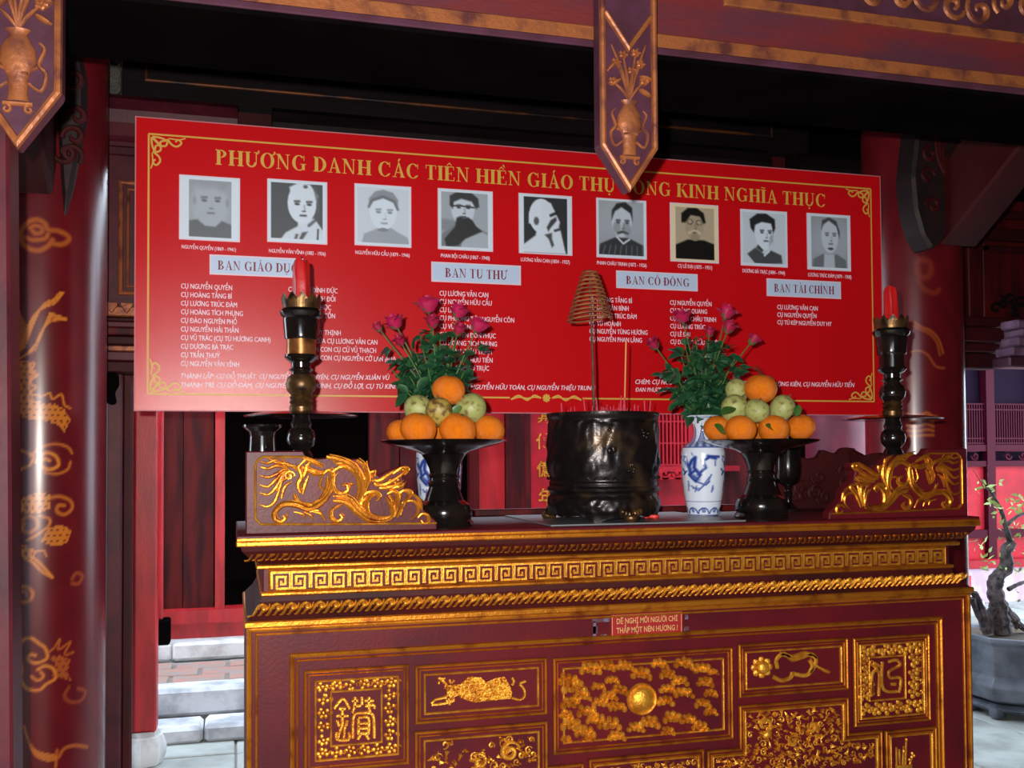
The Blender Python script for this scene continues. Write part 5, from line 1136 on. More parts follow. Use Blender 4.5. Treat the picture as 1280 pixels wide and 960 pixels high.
st_ += [([(540, 405), (590, 450), (600, 520), (590, 580)], 7), ([(625, 420), (632, 480), (612, 550), (600, 600)], 8), ([(560, 430), (590, 470), (598, 560)], 7), ([(485, 570), (530, 575), (575, 610), (620, 655)], 7), ([(530, 550), (560, 590), (600, 640)], 7),
        ([(735, 560), (752, 600), (752, 650)], 7), ([(790, 550), (775, 600), (760, 660)], 7), ([(812, 575), (790, 620), (770, 665)], 7), ([(680, 560), (650, 575), (632, 610), (640, 650), (680, 668)], 9), ([(395, 640), (430, 650), (450, 680)], 5), ([(280, 600), (330, 612), (400, 618), (450, 590)], 7), ([(460, 480), (452, 540), (420, 590)], 7), ([(350, 400), (400, 420), (440, 440)], 8), ([(440, 470), (425, 520), (440, 545)], 5), ([(840, 560), (870, 590), (880, 630)], 7)]
def end_board(mir, f_name='end_board'):
    fx = (lambda p: xm(p)) if mir else (lambda p: p)
    Yb = 2.374; poly = [fx(ck(*p)) for p in sil]; poly = [(x, ZT-.0005 if i in (0, len(poly)-1) else max(z, ZT)) for i, (x, z) in enumerate(poly)]
    if mir: poly = poly[::-1]
    b = MB().prism(poly, Yb, Yb+.035).build(f_name, M['lacquer'], alt, bevel=.003)
    b.data.name = 'end_board'
    rp = [(360, 395), (170, 395), (150, 410), (140, 430), (140, 670), (165, 695), (560, 694), (945, 690)]
    MB().rail([fx(ck(*p)) for p in rp], .006, .006, Yb, closed=False).build('gold_line', M['gold_bright' if not mir else 'gold'], b)  # darker gilding on the right board paints in the flash falloff
    mb = MB(); sc_ = .00184/3.5556
    for pts, w in st_:
        q = bez([Vector((x, Yb-.003, z)) for x, z in [fx(ck(*p)) for p in pts]], 6); mb.tube(q, taper(len(q), w*.75*sc_, w*1.5*sc_, w*.65*sc_), 7, fy=.9)
        if w >= 8:
            q2 = [v+Vector((w*.0006, -.002, w*.0005)) for v in q]; mb.tube(q2, taper(len(q), w*.25*sc_, w*.5*sc_, w*.2*sc_), 5)
    ex, ez = fx(ck(290, 480)); mb.tube([(u, Yb-.004, v) for u, v in spiral(ex, ez, .013, 1.2, 0, 16, .2)], .0022, 6); ex, ez = fx(ck(795, 452)); mb.ball((ex, Yb-.004, ez), (.006, .007, .006), 9, 5)
    rng = random.Random(7)
    for k in range(16): x, y = fx(ck(665+rng.uniform(0, 110), 495+rng.uniform(0, 45))); mb.ball((x, Yb-.002, y), .0042, 6, 4)
    tag(mb.build('carved_dragon', M['gold'], b, smooth=True), kind='stuff')
end_board(False); end_board(True)
# boards running back along both ends, and short returns at the rear
zs = ck(96, 370)[1]
def side_board(x):
    pts = [(2.40, ZT), (2.40, zs), (2.5, zs), (2.53, zs-.02), (2.6, zs-.01), (2.65, zs-.03), (2.72, zs-.01), (2.8, zs-.02), (2.86, zs), (2.86, ZT)]
    MB().prism_x([(a, b) for a, b in pts][::-1], x, x+.03).build('side_board', M['lacquer_dark'], alt, bevel=.003)
side_board(.05); side_board(1.94)
def back_board(x0, x1, s_):
    w = abs(x1-x0); rng = random.Random(2); poly = [(x0, ZT)]
    top = [(0, 1), (.08, 1.02), (.12, 1.0), (.16, .92), (.22, .93), (.3, .98), (.34, .86), (.42, .83), (.5, .86), (.55, .76), (.62, .68), (.7, .66), (.76, .55), (.85, .5), (.92, .35), (1, .1)]
    for t, h in top: poly.append((x0+(x1-x0)*t, ZT+(zs+.005-ZT)*h))
    poly.append((x1, ZT)); 
    if x1 > x0: poly = poly[::-1]
    b = MB().prism(poly, 2.86, 2.89).build('rear_board', M['lacquer_dark'], alt, bevel=.003)
    mb = MB()
    for k in range(12):
        t = rng.uniform(.08, .8); z = ZT+(zs-ZT)*rng.uniform(.15, .8*(1-t*.7)); mb.tube([(u, 2.858, v) for u, v in spiral(x0+(x1-x0)*t, z, .028, 1.1, rng.random()*6, 16)], taper(16, .004, .008, .004), 5)
    tag(mb.build('carved_relief', M['lacquer_dark'], b, smooth=True), kind='stuff')
back_board(.05, .46, 1); back_board(1.97, 1.56, -1)
MB().box(.46, 1.56, 2.87, 2.895, ZT, ZT+.02).build('rear_fillet', M['red_dull'], alt, bevel=.003)

# little sign glued on the front
sg = thing('small_sign', 'small red plastic sign with tan lettering stuck on the altar front', 'sign', (*P2(808, 780, YA)[:1], YA-.002, P2(808, 780, YA)[1]))
rs = rect4((763, 769), (852, 763), (853, 791), (764, 797)); MB().box(rs[0][0], rs[1][0], YA-.003, YA+.0005, rs[0][1], rs[2][1]).build('plate', M['sign_red'], sg)
MB().rail(inset(rs, .003), .0018, .0006, YA-.003).build('sign_border', M['sign_tan'], sg)
for s, k in (('ĐỀ NGHỊ MỖI NGƯỜI CHỈ', .58), ('THẮP MỘT NÉN HƯƠNG !', .17)):
    V, Fs = text_mesh(s, .02); x0_ = rs[0][0]+.014; w = rs[1][0]-rs[0][0]-.028; H = rs[2][1]-rs[0][1]
    me = bpy.data.meshes.new('lettering'); o_ = ORG[sg.name]; me.from_pydata([(x0_+a/V[:, 0].max()*w-o_.x, YA-.0036-o_.y, rs[0][1]+H*k+b*H*.25/.73-o_.z) for a, b in V], [], Fs); link('lettering', me, M['sign_tan'], sg)
for i, (x0, y0, x1, y1) in enumerate(((740, 774, 762, 777), (741, 783, 747, 792), (750, 793, 758, 797), (856, 768, 860, 774), (855, 783, 861, 788), (741, 777, 745, 798))):
    a, b = P2(x0, y0, YA), P2(x1, y1, YA); MB().box(a[0], b[0], YA-.0006, YA+.0003, b[1], a[1]).build('tape_residue', M['tape'], sg)

# ------------------------------------------------------------------ things on the altar
def spot(px, Y): return at(px, 600, Y).x
def lathe_thing(name, prof, m, parent, seg=40, **k): return MB().lathe(prof, (0, 0, 0), seg, **k).build(name, m, parent, smooth=True, local=True, angle=35)
# candlesticks
def candlestick(loc):
    t = thing('candlestick', 'tall black and gilt candlestick with a red candle, left end of the altar', 'candlestick', loc, group='pair of tall candlesticks')
    S = 488.; z = lambda y: (660-y)/S*.985+.0
    lathe_thing('base', [(.078, 0), (.08, .012), (.07, .02), (.05, .045), (.045, .06), (.052, .07), (.05, .08), (.03, .1), (.024, .13), (.03, .15), (.033, .17), (.028, .185), (.022, z(563)), (.034, z(556)), (.037, z(548)), (.034, z(540)), (.024, z(535)), (.027, z(530)), (.022, z(524)), (.02, z(518))], M['black_lac'], t)
    lathe_thing('drip_dish', [(.02, z(521)), (.09, z(520)), (.14, z(521)), (.145, z(519.5)), (.10, z(515.5)), (.03, z(513))], M['black_lac'], t, 56)
    lathe_thing('lower_stem', [(.029, z(513)), (.03, z(508)), (.026, z(505)), (.03, z(502)), (.026, z(499)), (.03, z(496)), (.024, z(493))], M['brass_worn'], t)
    lathe_thing('gilt_bulb', [(.026, z(493)), (.036, z(487)), (.039, z(479)), (.034, z(471)), (.025, z(467))], M['brass_worn'], t)
    lathe_thing('turned_neck', [(.025, z(467)), (.024, z(464)), (.032, z(461)), (.024, z(458)), (.025, z(452)), (.036, z(449)), (.043, z(445)), (.041, z(442))], M['black_lac'], t)
    lathe_thing('copper_band', [(.037, z(442)), (.037, z(423))], M['copper'], t)
    lathe_thing('cup', [(.041, z(423)), (.043, z(420)), (.043, z(417)), (.047, z(398)), (.046, z(396)), (.052, z(393)), (.055, z(388)), (.05, z(384)), (.048, z(384))], M['black_lac'], t)
    vs = []; fs = []; n = 48
    for j, (r_, h) in enumerate(((.046, 386), (.047, 380), (.05, 374), (.0515, 371))):
        for i in range(n):
            a = 2*PI*i/n; zz_ = z(h)+(.0 if j < 3 else (.014 if i % 4 == 0 else (.006 if i % 2 else -.003))); vs.append((r_*math.cos(a), r_*math.sin(a), zz_))
    fs = [(j*n+i, j*n+(i+1) % n, (j+1)*n+(i+1) % n, (j+1)*n+i) for j in range(3) for i in range(n)]
    MB().add(vs, fs).build('toothed_crown', M['brass_worn'], t, local=True)
    mb = MB(); vs = []; hs = (384, 372, 350, 328, 321); 
    for j, h in enumerate(hs):
        for i in range(24): a = 2*PI*i/24; r_ = (.0215+.0022*math.cos(6*a+j*.3))*(1 if j < 4 else .8)*(1-.02*j); vs.append((r_*math.cos(a), r_*math.sin(a), z(h)+(0 if j < 4 else .004*math.sin(a*2))))
    mb.add(vs, [(j*24+i, j*24+(i+1) % 24, (j+1)*24+(i+1) % 24, (j+1)*24+i) for j in range(4) for i in range(24)]+[tuple(4*24+i for i in range(24))])
    cn = mb.build('candle', M['wax'], t, smooth=True, local=True); MB().tube([(0, 0, z(322)), (.001, 0, z(318)), (.003, 0, z(316))], .0012, 5).build('wick', M['black_and_shade'], cn, local=True)
    return t
cs = candlestick((spot(376.5, 2.6), 2.6, ZT))


c2 = tree_copy(cs); c2.location = (spot(1117, 2.6), 2.6, ZT); c2['label'] = 'tall plain black candlestick with a red candle, right end of the altar'
for o_ in c2.children:
    if o_.name.split('.')[0] in ('gilt_bulb', 'copper_band', 'lower_stem'):
        o_.data = o_.data.copy(); o_.data.materials[0] = M['brass_worn'] if 'lower' in o_.name else M['black_lac']

# fruit stands
def fruit_stand(loc):
    t = thing('fruit_stand', 'black lacquered pedestal dish holding the left pile of fruit', 'fruit stand', loc, group='pair of black fruit stands')
    S = 488.; z = lambda y: (660-y)/S*.98+.002
    lathe_thing('pedestal', [(.072, 0), (.075, .006), (.072, .012), (.068, .016), (.072, .022), (.073, .04), (.067, .055), (.05, .066), (.040, z(614)), (.038, z(611)), (.042, z(607)), (.037, z(604)), (.036, z(600)), (.041, z(597)), (.036, z(594)), (.038, z(588)), (.047, z(578)), (.06, z(568))], M['black_lac'], t)
    lathe_thing('dish', [(.055, z(571)), (.07, z(566)), (.12, z(560)), (.155, z(555)), (.163, z(552.5)), (.16, z(551.5)), (.13, z(558)), (.05, z(561))], M['black_lac'], t, 56)
    return t
FSL = Vector((spot(555, 2.51), 2.51, ZT)); FSR = Vector((spot(951, 2.51), 2.51, ZT))
fs1 = fruit_stand(FSL); fs2 = tree_copy(fs1); fs2.location = FSR; fs2['label'] = 'black lacquered pedestal dish holding the right pile of fruit'

def orange_mesh(seed, sq=.88):
    rng = random.Random(seed); mb = MB(); seg, rings = 32, 20; ph = rng.random()*6
    for j in range(rings+1):
        t = PI*j/rings
        for i in range(seg):
            a = 2*PI*i/seg; r_ = 1+.014*math.sin(3*a+ph)*math.sin(t)+.01*math.sin(5*a+ph*2)*math.sin(t)**2; zt = math.cos(t)*sq-(.07*math.exp(-(t/.22)**2))
            mb.v.append((r_*math.sin(t)*math.cos(a), r_*math.sin(t)*math.sin(a), zt))
    for j in range(rings):
        for i in range(seg): mb.f.append((j*seg+i, (j+1)*seg+i, (j+1)*seg+(i+1) % seg, j*seg+(i+1) % seg))
    return mb.mesh('orange', smooth=True)
OM = [orange_mesh(s) for s in range(3)]
for m_ in OM: m_.materials.append(M['orange'])
CALM = MB().lathe([(.09, -.0), (.11, .02), (.05, .05), (.0, .05)], (0, 0, 0), 7, cap=False).mesh('calyx', smooth=True); CALM.materials.append(M['stem'])
def orange(px, py, Y, rpx, label, k, group, rot=(0, 0, 0), Z0=None):
    p = at(px, py, Y); z = (p-CAM).dot(_F); r = rpx*z/FPX
    t = thing('orange', label, 'orange', p, group=group); t.rotation_euler = rot
    o = bpy.data.objects.new('fruit', OM[k % 3]); col.objects.link(o); o.parent = t; o.scale = (r, r, r)
    c = bpy.data.objects.new('calyx', CALM); col.objects.link(c); c.parent = t; c.scale = (r, r, r); c.location = (0, 0, r*.84)
    return t
def gfruit(px, py, Y, rx, rz, label, k, group, rot, m):
    p = at(px, py, Y); zz_ = (p-CAM).dot(_F); t = thing('green_fruit', label, 'fruit', p, group=group); t.rotation_euler = rot
    mb = MB(); seg, rings = 26, 16
    for j in range(rings+1):
        tt = PI*j/rings; zc = math.cos(tt); 
        for i in range(seg): a = 2*PI*i/seg; r_ = math.sin(tt)*(1+.12*zc)*(1+.03*math.sin(2*a+k)); mb.v.append((r_*rx*math.cos(a)*zz_/FPX, r_*rx*math.sin(a)*zz_/FPX, zc*rz*zz_/FPX))
    for j in range(rings):
        for i in range(seg): mb.f.append((j*seg+i, (j+1)*seg+i, (j+1)*seg+(i+1) % seg, j*seg+(i+1) % seg))
    mb.build('fruit', m, t, smooth=True, local=True)
    MB().tube([(0, 0, rz*.93*zz_/FPX), (.001, 0, rz*1.08*zz_/FPX), (.003, .002, rz*1.2*zz_/FPX)], [.003, .0022, .0016], 6).build('stalk', M['dry'], t, local=True)
GL, GR = 'fruit piled on the left stand', 'fruit piled on the right stand'
orange(523, 536, 2.44, 23, 'left one of the two large oranges at the front of the left stand', 0, GL, (.3, .2, 0))
orange(572, 537, 2.44, 23.5, 'right one of the two large oranges at the front of the left stand', 1, GL, (.4, -.2, 1))
orange(500, 540, 2.52, 17, 'orange at the far left of the left stand, mostly hidden', 2, GL, (.2, .3, 2))
orange(611, 537, 2.50, 20, 'yellowish orange at the right side of the left stand', 0, GL, (.2, -.3, 3))
orange(548, 538, 2.60, 19, 'orange at the back of the left stand', 2, GL, (.1, 0, 2))
orange(561, 487.5, 2.51, 21, 'single orange on top of the left pile', 2, GL, (.25, .1, 0))
gfruit(523, 512, 2.5, 18.5, 18, 'pale green round fruit, left of the middle tier of the left pile', 1, GL, (.4, .5, 0), M['green_fruit'])
gfruit(549, 515.5, 2.455, 16.5, 19, 'brown-blotched green fruit at the centre of the left pile', 2, GL, (.3, -.2, 0), M['brown_fruit'])
gfruit(589, 511, 2.5, 19.5, 19, 'green fruit with a leaf, right of the middle tier of the left pile', 3, GL, (.4, -.7, 0), M['green_fruit'])
orange(897, 536, 2.52, 18, 'orange at the far left of the right stand', 0, GR, (.2, .3, 1))
orange(926, 536.5, 2.44, 19.5, 'left one of the two front oranges on the right stand', 1, GR, (.35, .1, 2))
orange(967, 536.5, 2.44, 19.5, 'right one of the two front oranges on the right stand', 2, GR, (.35, -.1, 3))
orange(1001, 534, 2.50, 18, 'orange at the far right of the right stand, under a leaf', 0, GR, (.2, -.3, 0))
orange(947, 537, 2.60, 17, 'orange at the back of the right stand', 1, GR, (.1, 0, 0))
orange(951, 486, 2.51, 20.5, 'single orange on top of the right pile with a dry stalk', 1, GR, (.2, 0, 0))
gfruit(918, 511, 2.50, 17, 18, 'green fruit on the left of the right pile beside the roses', 1, GR, (.3, .5, 0), M['green_fruit'])
gfruit(921, 490, 2.56, 13.5, 17, 'yellow-green fruit behind the top orange of the right pile', 2, GR, (.1, -.3, 0), M['green_fruit'])
gfruit(946, 514, 2.455, 15.5, 15, 'greenish fruit with a dark tip at the centre of the right pile', 3, GR, (.5, 0, 0), M['green_fruit'])
gfruit(977, 511, 2.50, 15, 18, 'pale scarred green fruit on the right of the right pile', 4, GR, (.3, .45, 0), M['green_fruit'])
# loose citrus leaves and dry stalks
def leaf_mesh(name, L, W, m, fold=.25, curl=.2):
    mb = MB(); n = 6; 
    for i in range(n+1):
        t = i/n; w = W*math.sin(PI*min(1, t*.92+.04))**.8*(1-.25*t); z = -curl*L*t*t
        mb.v += [(t*L, -w, z+fold*w), (t*L, 0, z), (t*L, w, z+fold*w)]
    for i in range(n): a = i*3; mb.f += [(a, a+3, a+4, a+1), (a+1, a+4, a+5, a+2)]
    me = mb.mesh(name, smooth=True); me.materials.append(m); return me
CLM = leaf_mesh('leaf', .05, .016, M['leaf_fruit']); DLM = leaf_mesh('leaf', .045, .009, M['dry'], .5, .5)
def loose_leaf(px, py, Y, rot, s, me, label, g='loose leaves on the fruit'):
    o = bpy.data.objects.new('loose_leaf', me); col.objects.link(o); o.location = at(px, py, Y); o.rotation_euler = rot; o.scale = (s, s, s); tag(o, label, 'leaf', g)
loose_leaf(902, 518, 2.43, (.6, -.5, .2), 1.1, CLM, 'green leaf at the left of the right pile, between roses and fruit')
loose_leaf(893, 531, 2.42, (1.2, .5, .1), .9, CLM, 'green leaf hanging over the far left orange of the right stand')
loose_leaf(957, 532, 2.4, (1.0, .2, .2), .8, CLM, 'small green leaf between the two front oranges of the right stand')
loose_leaf(994, 520, 2.44, (1.0, -1.0, .3), .8, CLM, 'dark green leaf on the far right orange of the right stand')
loose_leaf(577, 508, 2.44, (1.1, .5, 2.6), .7, CLM, 'small green leaf on the middle tier of the left pile')
loose_leaf(962, 470, 2.5, (.4, .6, .4), 1.0, DLM, 'dry brown leaf curling over the top orange of the right pile')
loose_leaf(936, 460, 2.5, (.4, -.2, .3), 1.0, DLM, 'dry brown stalk leaf pointing left above the right pile')
loose_leaf(950, 468, 2.5, (1.2, -.9, .9), .9, DLM, 'upright dry brown leaf above the top orange of the right pile')

# porcelain vases
def paint_vase(prof, marks, bands, name, parent, seg=128, rings=170):
    pz = np.array([p[1] for p in prof]); pr_ = np.array([p[0] for p in prof]); zz_ = np.linspace(pz[0], pz[-1], rings); rr_ = np.interp(zz_, pz, pr_)
    for _ in range(2): rr_[1:-1] = (rr_[:-2]+2*rr_[1:-1]+rr_[2:])/4
    th = np.linspace(0, 2*PI, seg, endpoint=False); T, Z_ = np.meshgrid(th, zz_); R_ = np.repeat(rr_[:, None], seg, 1)
    mb = MB(); mb.v = [tuple(p) for p in np.stack([R_*np.cos(T), R_*np.sin(T), Z_], -1).reshape(-1, 3)]
    mb.f = [(j*seg+i, j*seg+(i+1) % seg, (j+1)*seg+(i+1) % seg, (j+1)*seg+i) for j in range(rings-1) for i in range(seg)]+[tuple(range(seg-1, -1, -1))]
    me = mb.mesh(name, smooth=True); a0 = -PI/2-.1; S = (((T-a0+PI) % (2*PI))-PI); S_, Zr = S.ravel()*.055, Z_.ravel(); g = np.zeros(S_.shape)
    for pts, w, s in marks:
        for off in (0, -2.1*.055*1.0, 2.1*.055):
            d = dist_line(S_-off, Zr, pts); g = np.maximum(g, s*np.clip(1.4-d/w, 0, 1))
    for z0, z1, s in bands: g = np.maximum(g, s*((Zr > z0) & (Zr < z1)))
    return me, g, S.ravel(), Zr
VZ = [(.036, 0), (.045, .002), (.046, .012), (.048, .02), (.051, .034), (.053, .045), (.057, .07), (.061, .11), (.0635, .15), (.0635, .185), (.06, .2), (.05, .21), (.036, .218), (.027, .232), (.024, .25), (.028, .268), (.036, .28), (.047, .291), (.0495, .293)]
mk = []
def vs_(pts, w=.0016, s=.8): mk.append(([((x-850)/3.5556*.00233, (655-y)/3.5556*.00233) for x, y in pts], w*1.35, min(1, s*1.15)))
for pts, w, s in (([(765, 430), (775, 410), (790, 395), (785, 440), (800, 460)], .004, .9), ([(800, 470), (830, 440), (820, 410), (850, 390), (885, 392)], .003, .95), ([(840, 390), (870, 398)], .004, .95), ([(750, 420), (765, 440), (770, 470)], .005, .8), ([(760, 470), (790, 500), (810, 470), (790, 450), (765, 470)], .003, .9), ([(780, 480), (795, 490)], .006, .7),
                  ([(770, 520), (800, 540), (840, 500), (852, 470)], .0016, .7), ([(775, 530), (810, 530), (845, 480)], .0016, .6), ([(790, 500), (830, 515), (845, 500)], .002, .7), ([(785, 545), (792, 520)], .0016, .6), ([(915, 395), (905, 405), (915, 415), (930, 410), (925, 390), (905, 390)], .0016, .6), ([(900, 445), (915, 460), (905, 470), (925, 455)], .0022, .9), ([(860, 520), (855, 545), (862, 530)], .002, .6), ([(868, 410), (868, 430)], .002, .55), ([(775, 375), (780, 385)], .0016, .5), ([(935, 430), (945, 470)], .003, .6), ([(930, 500), (935, 520)], .002, .5),
                  ([(755, 500), (752, 540)], .002, .6)): vs_(pts, w, s)
def vase(loc, label):
    t = thing('porcelain_vase', label, 'vase', loc, group='pair of blue and white vases')
    me, g, S, Zr = paint_vase(VZ, mk, [(.199, .2015, .8), (.042, .044, .75), (.0385, .0395, .5), (.0, .006, .6), (.286, .288, .4)], 'vase', t)
    u = (S*7/(2*PI)*1.0) % 1-.5; hh = (Zr-.212)/.06; lap = (Zr > .212) & (Zr < .272) & (np.abs(u) < .42*(1-hh)); lapl = lap & (np.abs(u) > .42*(1-hh)-.1); g = np.where(lap, np.maximum(g, .45), g); g = np.where(lapl, .9, g)
    m2 = (Zr > .2015) & (Zr < .212); g = np.where(m2, np.maximum(g, .5+.3*np.sin(S*16)), g)
    u2 = (S*9/(2*PI)) % 1-.5; zz_ = (Zr-.008)/.03; arc = (Zr > .008) & (Zr < .0385) & (np.abs(np.hypot(u2*1.1, (zz_-.0)*.9)-.5) < .07); g = np.where(arc, .85, g)
    arc2 = (Zr > .008) & (Zr < .0385) & (np.hypot(u2*1.1, (zz_-.3)) < .2); g = np.where(arc2, .6, g)
    w_ = np.array([212, 222, 238])/255; b_ = np.array([40, 62, 140])/255; g = np.clip(g, 0, 1)[:, None]; color_attr(me, np_lin(w_*(1-g)+b_*g)); link('body', me, M['porcelain'], t)
    nk = MB().lathe([(.047, .292), (.034, .279), (.024, .262), (.021, .25), (.0, .24)], (0, 0, 0), 40, cap=False).build('mouth', M['white_card'], t, smooth=True, local=True)
    return t
VR = Vector((spot(879, 2.66), 2.66, ZT)); VLf = Vector((spot(549, 2.68), 2.68, ZT))
vase(VR, 'blue and white porcelain vase of pink roses, in front of the banner right of centre')
v2 = vase(VLf, 'blue and white porcelain vase half hidden behind the left fruit stand')

# roses
def bloom_mesh(seed, open_):
    rng = random.Random(seed); mb = MB(); R_ = 1.
    for k in range(11):
        a = k*2.4+rng.uniform(-.2, .2); lay = k/11; r0 = .18+.62*lay*open_; h = 1.0-.1*lay; hk = rng.uniform(.82, 1.04); n = 5; m = 5; b = len(mb.v); wd = 1.15+.3*lay
        for j in range(n+1):
            t = j/n
            for i in range(m+1):
                u = (i/m-.5)*wd*(.55+.6*math.sin(PI*min(1, t*.8+.15))); rr_ = r0*(.5+.55*math.sin(min(1, t*1.25)*PI*.5))+(.42*lay*open_*t**6)
                mb.v.append((rr_*math.cos(a+u/max(.4, .6+lay*.3)), rr_*math.sin(a+u/max(.4, .6+lay*.3)), -.72+1.42*t*h*hk-.10*(abs(i/m-.5)*2)**2*t-.3*lay*t**5+(.08*rng.random() if j >= n-1 else 0)))
        for j in range(n):
            for i in range(m): q = b+j*(m+1)+i; mb.f.append((q, q+1, q+m+2, q+m+1))
    me = mb.mesh('bloom', smooth=True, angle=80); me.materials.append(M['petal' if seed % 2 else 'petal_dark']); return me
BLM = [bloom_mesh(s, o) for s, o in ((1, .95), (2, .7), (3, .85), (4, .55))]
mb = MB()
for k in range(5): a = k*1.257; mb.add([(0, 0, -.9), (.35*math.cos(a-.5), .35*math.sin(a-.5), -.62), (.62*math.cos(a), .62*math.sin(a), -.3), (.35*math.cos(a+.5), .35*math.sin(a+.5), -.62)], [(0, 1, 2, 3)])
SEPM = mb.mesh('sepals', smooth=True); SEPM.materials.append(M['stem'])
RLM = [leaf_mesh('leaf', .034, .0125, M['leaf'], .25, c) for c in (.15, .35, -.1)]
def rose(vloc, px, py, Y, rpx, k, label, group, leaves, rng, pal=None):
    p = at(px, py, Y); zz_ = (p-CAM).dot(_F); r = rpx*zz_/FPX; r *= 1.3; t = thing('rose', label, 'rose', vloc+Vector((0, 0, .26)), group=group); o_ = ORG[t.name]
    top = p-Vector((0, 0, r*.8)); a = Vector((rng.uniform(-.008, .008), rng.uniform(-.008, .008), -.12)); b = Vector((rng.uniform(-.012, .012), rng.uniform(-.01, .01), .03)); e_ = top-o_
    q = bez([a, b, b.lerp(e_, .5)+Vector((0, 0, .01)), e_], 6)
    MB().tube(q, taper(len(q), .0024, .0022, .0018), 6).build('stem', M['stem'], t, smooth=True, local=True)
    d = (q[-1]-q[-3]).normalized(); rot = Vector((0, 0, 1)).rotation_difference(d).to_euler()
    for me in (BLM[k % 4], SEPM):
        o = bpy.data.objects.new(me.name.split('.')[0], me); col.objects.link(o); o.parent = t; o.location = e_+d*r*.75; o.scale = (r*1.12, r*1.12, r); o.rotation_euler = rot
    for i in range(leaves):
        u = rng.uniform(.22, .9); c = q[int(u*(len(q)-1))]
        if c.z < .045: c = q[int(.5*(len(q)-1))]
        az = rng.uniform(0, 6.28); el = rng.uniform(-.6, .5)
        if rng.random() < .55: az = rng.choice((0, PI))+rng.uniform(-.9, .9)
        L = rng.uniform(.012, .05); dv = Vector((math.cos(az)*math.cos(el), math.sin(az)*math.cos(el)*.8, math.sin(el)))
        if rng.random() < .45: 
            MB().tube([c, c+dv*L], [.0012, .0008], 4).build('leaf_stalk', M['stem'], t, local=True)
        for s_, off in ((0, 0), (.9, -.4), (-.9, -.4)):
            o = bpy.data.objects.new('leaf', RLM[rng.randrange(3)]); col.objects.link(o); o.parent = t; o.location = c+dv*L*(1+off*.6); o.rotation_euler = (rng.uniform(-1, 1), -el+rng.uniform(-.4, .4), az+s_+rng.uniform(-.3, .3)); sc_ = rng.uniform(.8, 1.25); o.scale = (sc_,)*3
rng = random.Random(12)
for (x, y, Y, r_, k, l) in ((536, 378, 2.68, 12.5, 0, 'tallest pink rose of the left bouquet'), (541, 400, 2.64, 10, 1, 'pink rose just below the tallest one of the left bouquet'), (571, 386, 2.66, 11, 2, 'pink rose at the upper right of the left bouquet'), (571, 409, 2.63, 10, 3, 'pink rose below the upper right one of the left bouquet'),
                            (594, 403, 2.66, 11, 0, 'pink rose furthest right in the left bouquet'), (497, 399, 2.68, 11, 2, 'pink rose at the upper left of the left bouquet'), (476, 406, 2.70, 7.5, 3, 'small pink rosebud furthest left in the left bouquet'), (503, 423, 2.64, 8, 1, 'pink rosebud low on the left of the left bouquet')):
    rose(VLf, x, y, Y, r_, k, l, 'pink roses in the left vase', 16, rng)
for (x, y, Y, r_, k, l) in ((854, 393, 2.64, 10, 0, 'pink rose at the upper left of the right bouquet'), (906, 388, 2.66, 10, 2, 'topmost pink rose of the right bouquet'), (908, 406, 2.62, 10, 1, 'pink rose just below the topmost one of the right bouquet'), (886, 413, 2.62, 8, 3, 'pink rosebud in the middle of the right bouquet'),
                            (821, 426, 2.66, 9.5, 3, 'pink rosebud furthest left in the right bouquet'), (937, 421, 2.66, 9, 3, 'pink rosebud furthest right in the right bouquet')):
    rose(VR, x, y, Y, r_, k, l, 'pink roses in the right vase', 20, rng)
def sprig(vloc, ends, n, label, seed):
    rng = random.Random(seed); t = thing('foliage_sprig', label, 'foliage', vloc+Vector((0, 0, .26)))
    for (x, y) in ends:
        e_ = at(x, y, vloc.y+rng.uniform(-.05, .05))-ORG[t.name]; q = bez([Vector((0, 0, -.08)), Vector((e_.x*.15, 0, .03)), e_*.6, e_], 5); MB().tube(q, .0017, 5).build('stem', M['stem'], t, local=True)
        for i in range(n):
            c = q[int(rng.uniform(.35, 1)*(len(q)-1))]+Vector((rng.uniform(-.02, .02), rng.uniform(-.03, .03), rng.uniform(-.015, .015)))
            o = bpy.data.objects.new('leaf', RLM[rng.randrange(3)]); col.objects.link(o); o.parent = t; o.location = c; o.rotation_euler = (rng.uniform(-1.2, 1.2), rng.uniform(-1, 1), rng.uniform(0, 6.28)); sc_ = rng.uniform(.85, 1.35); o.scale = (sc_,)*3
sprig(VLf, [(520, 440), (545, 430), (566, 445), (500, 450), (585, 440), (512, 470), (535, 460), (560, 470), (500, 480), (530, 490), (580, 465), (525, 418), (550, 418), (570, 428), (490, 462)], 12, 'dark green rose foliage rising from the left vase', 5)
sprig(VR, [(850, 440), (870, 420), (895, 440), (920, 445), (840, 460), (875, 455), (905, 470), (860, 485), (890, 490), (845, 490), (870, 500), (925, 465), (900, 505), (855, 425), (885, 435)], 10, 'dark green rose foliage rising from the right vase', 6)

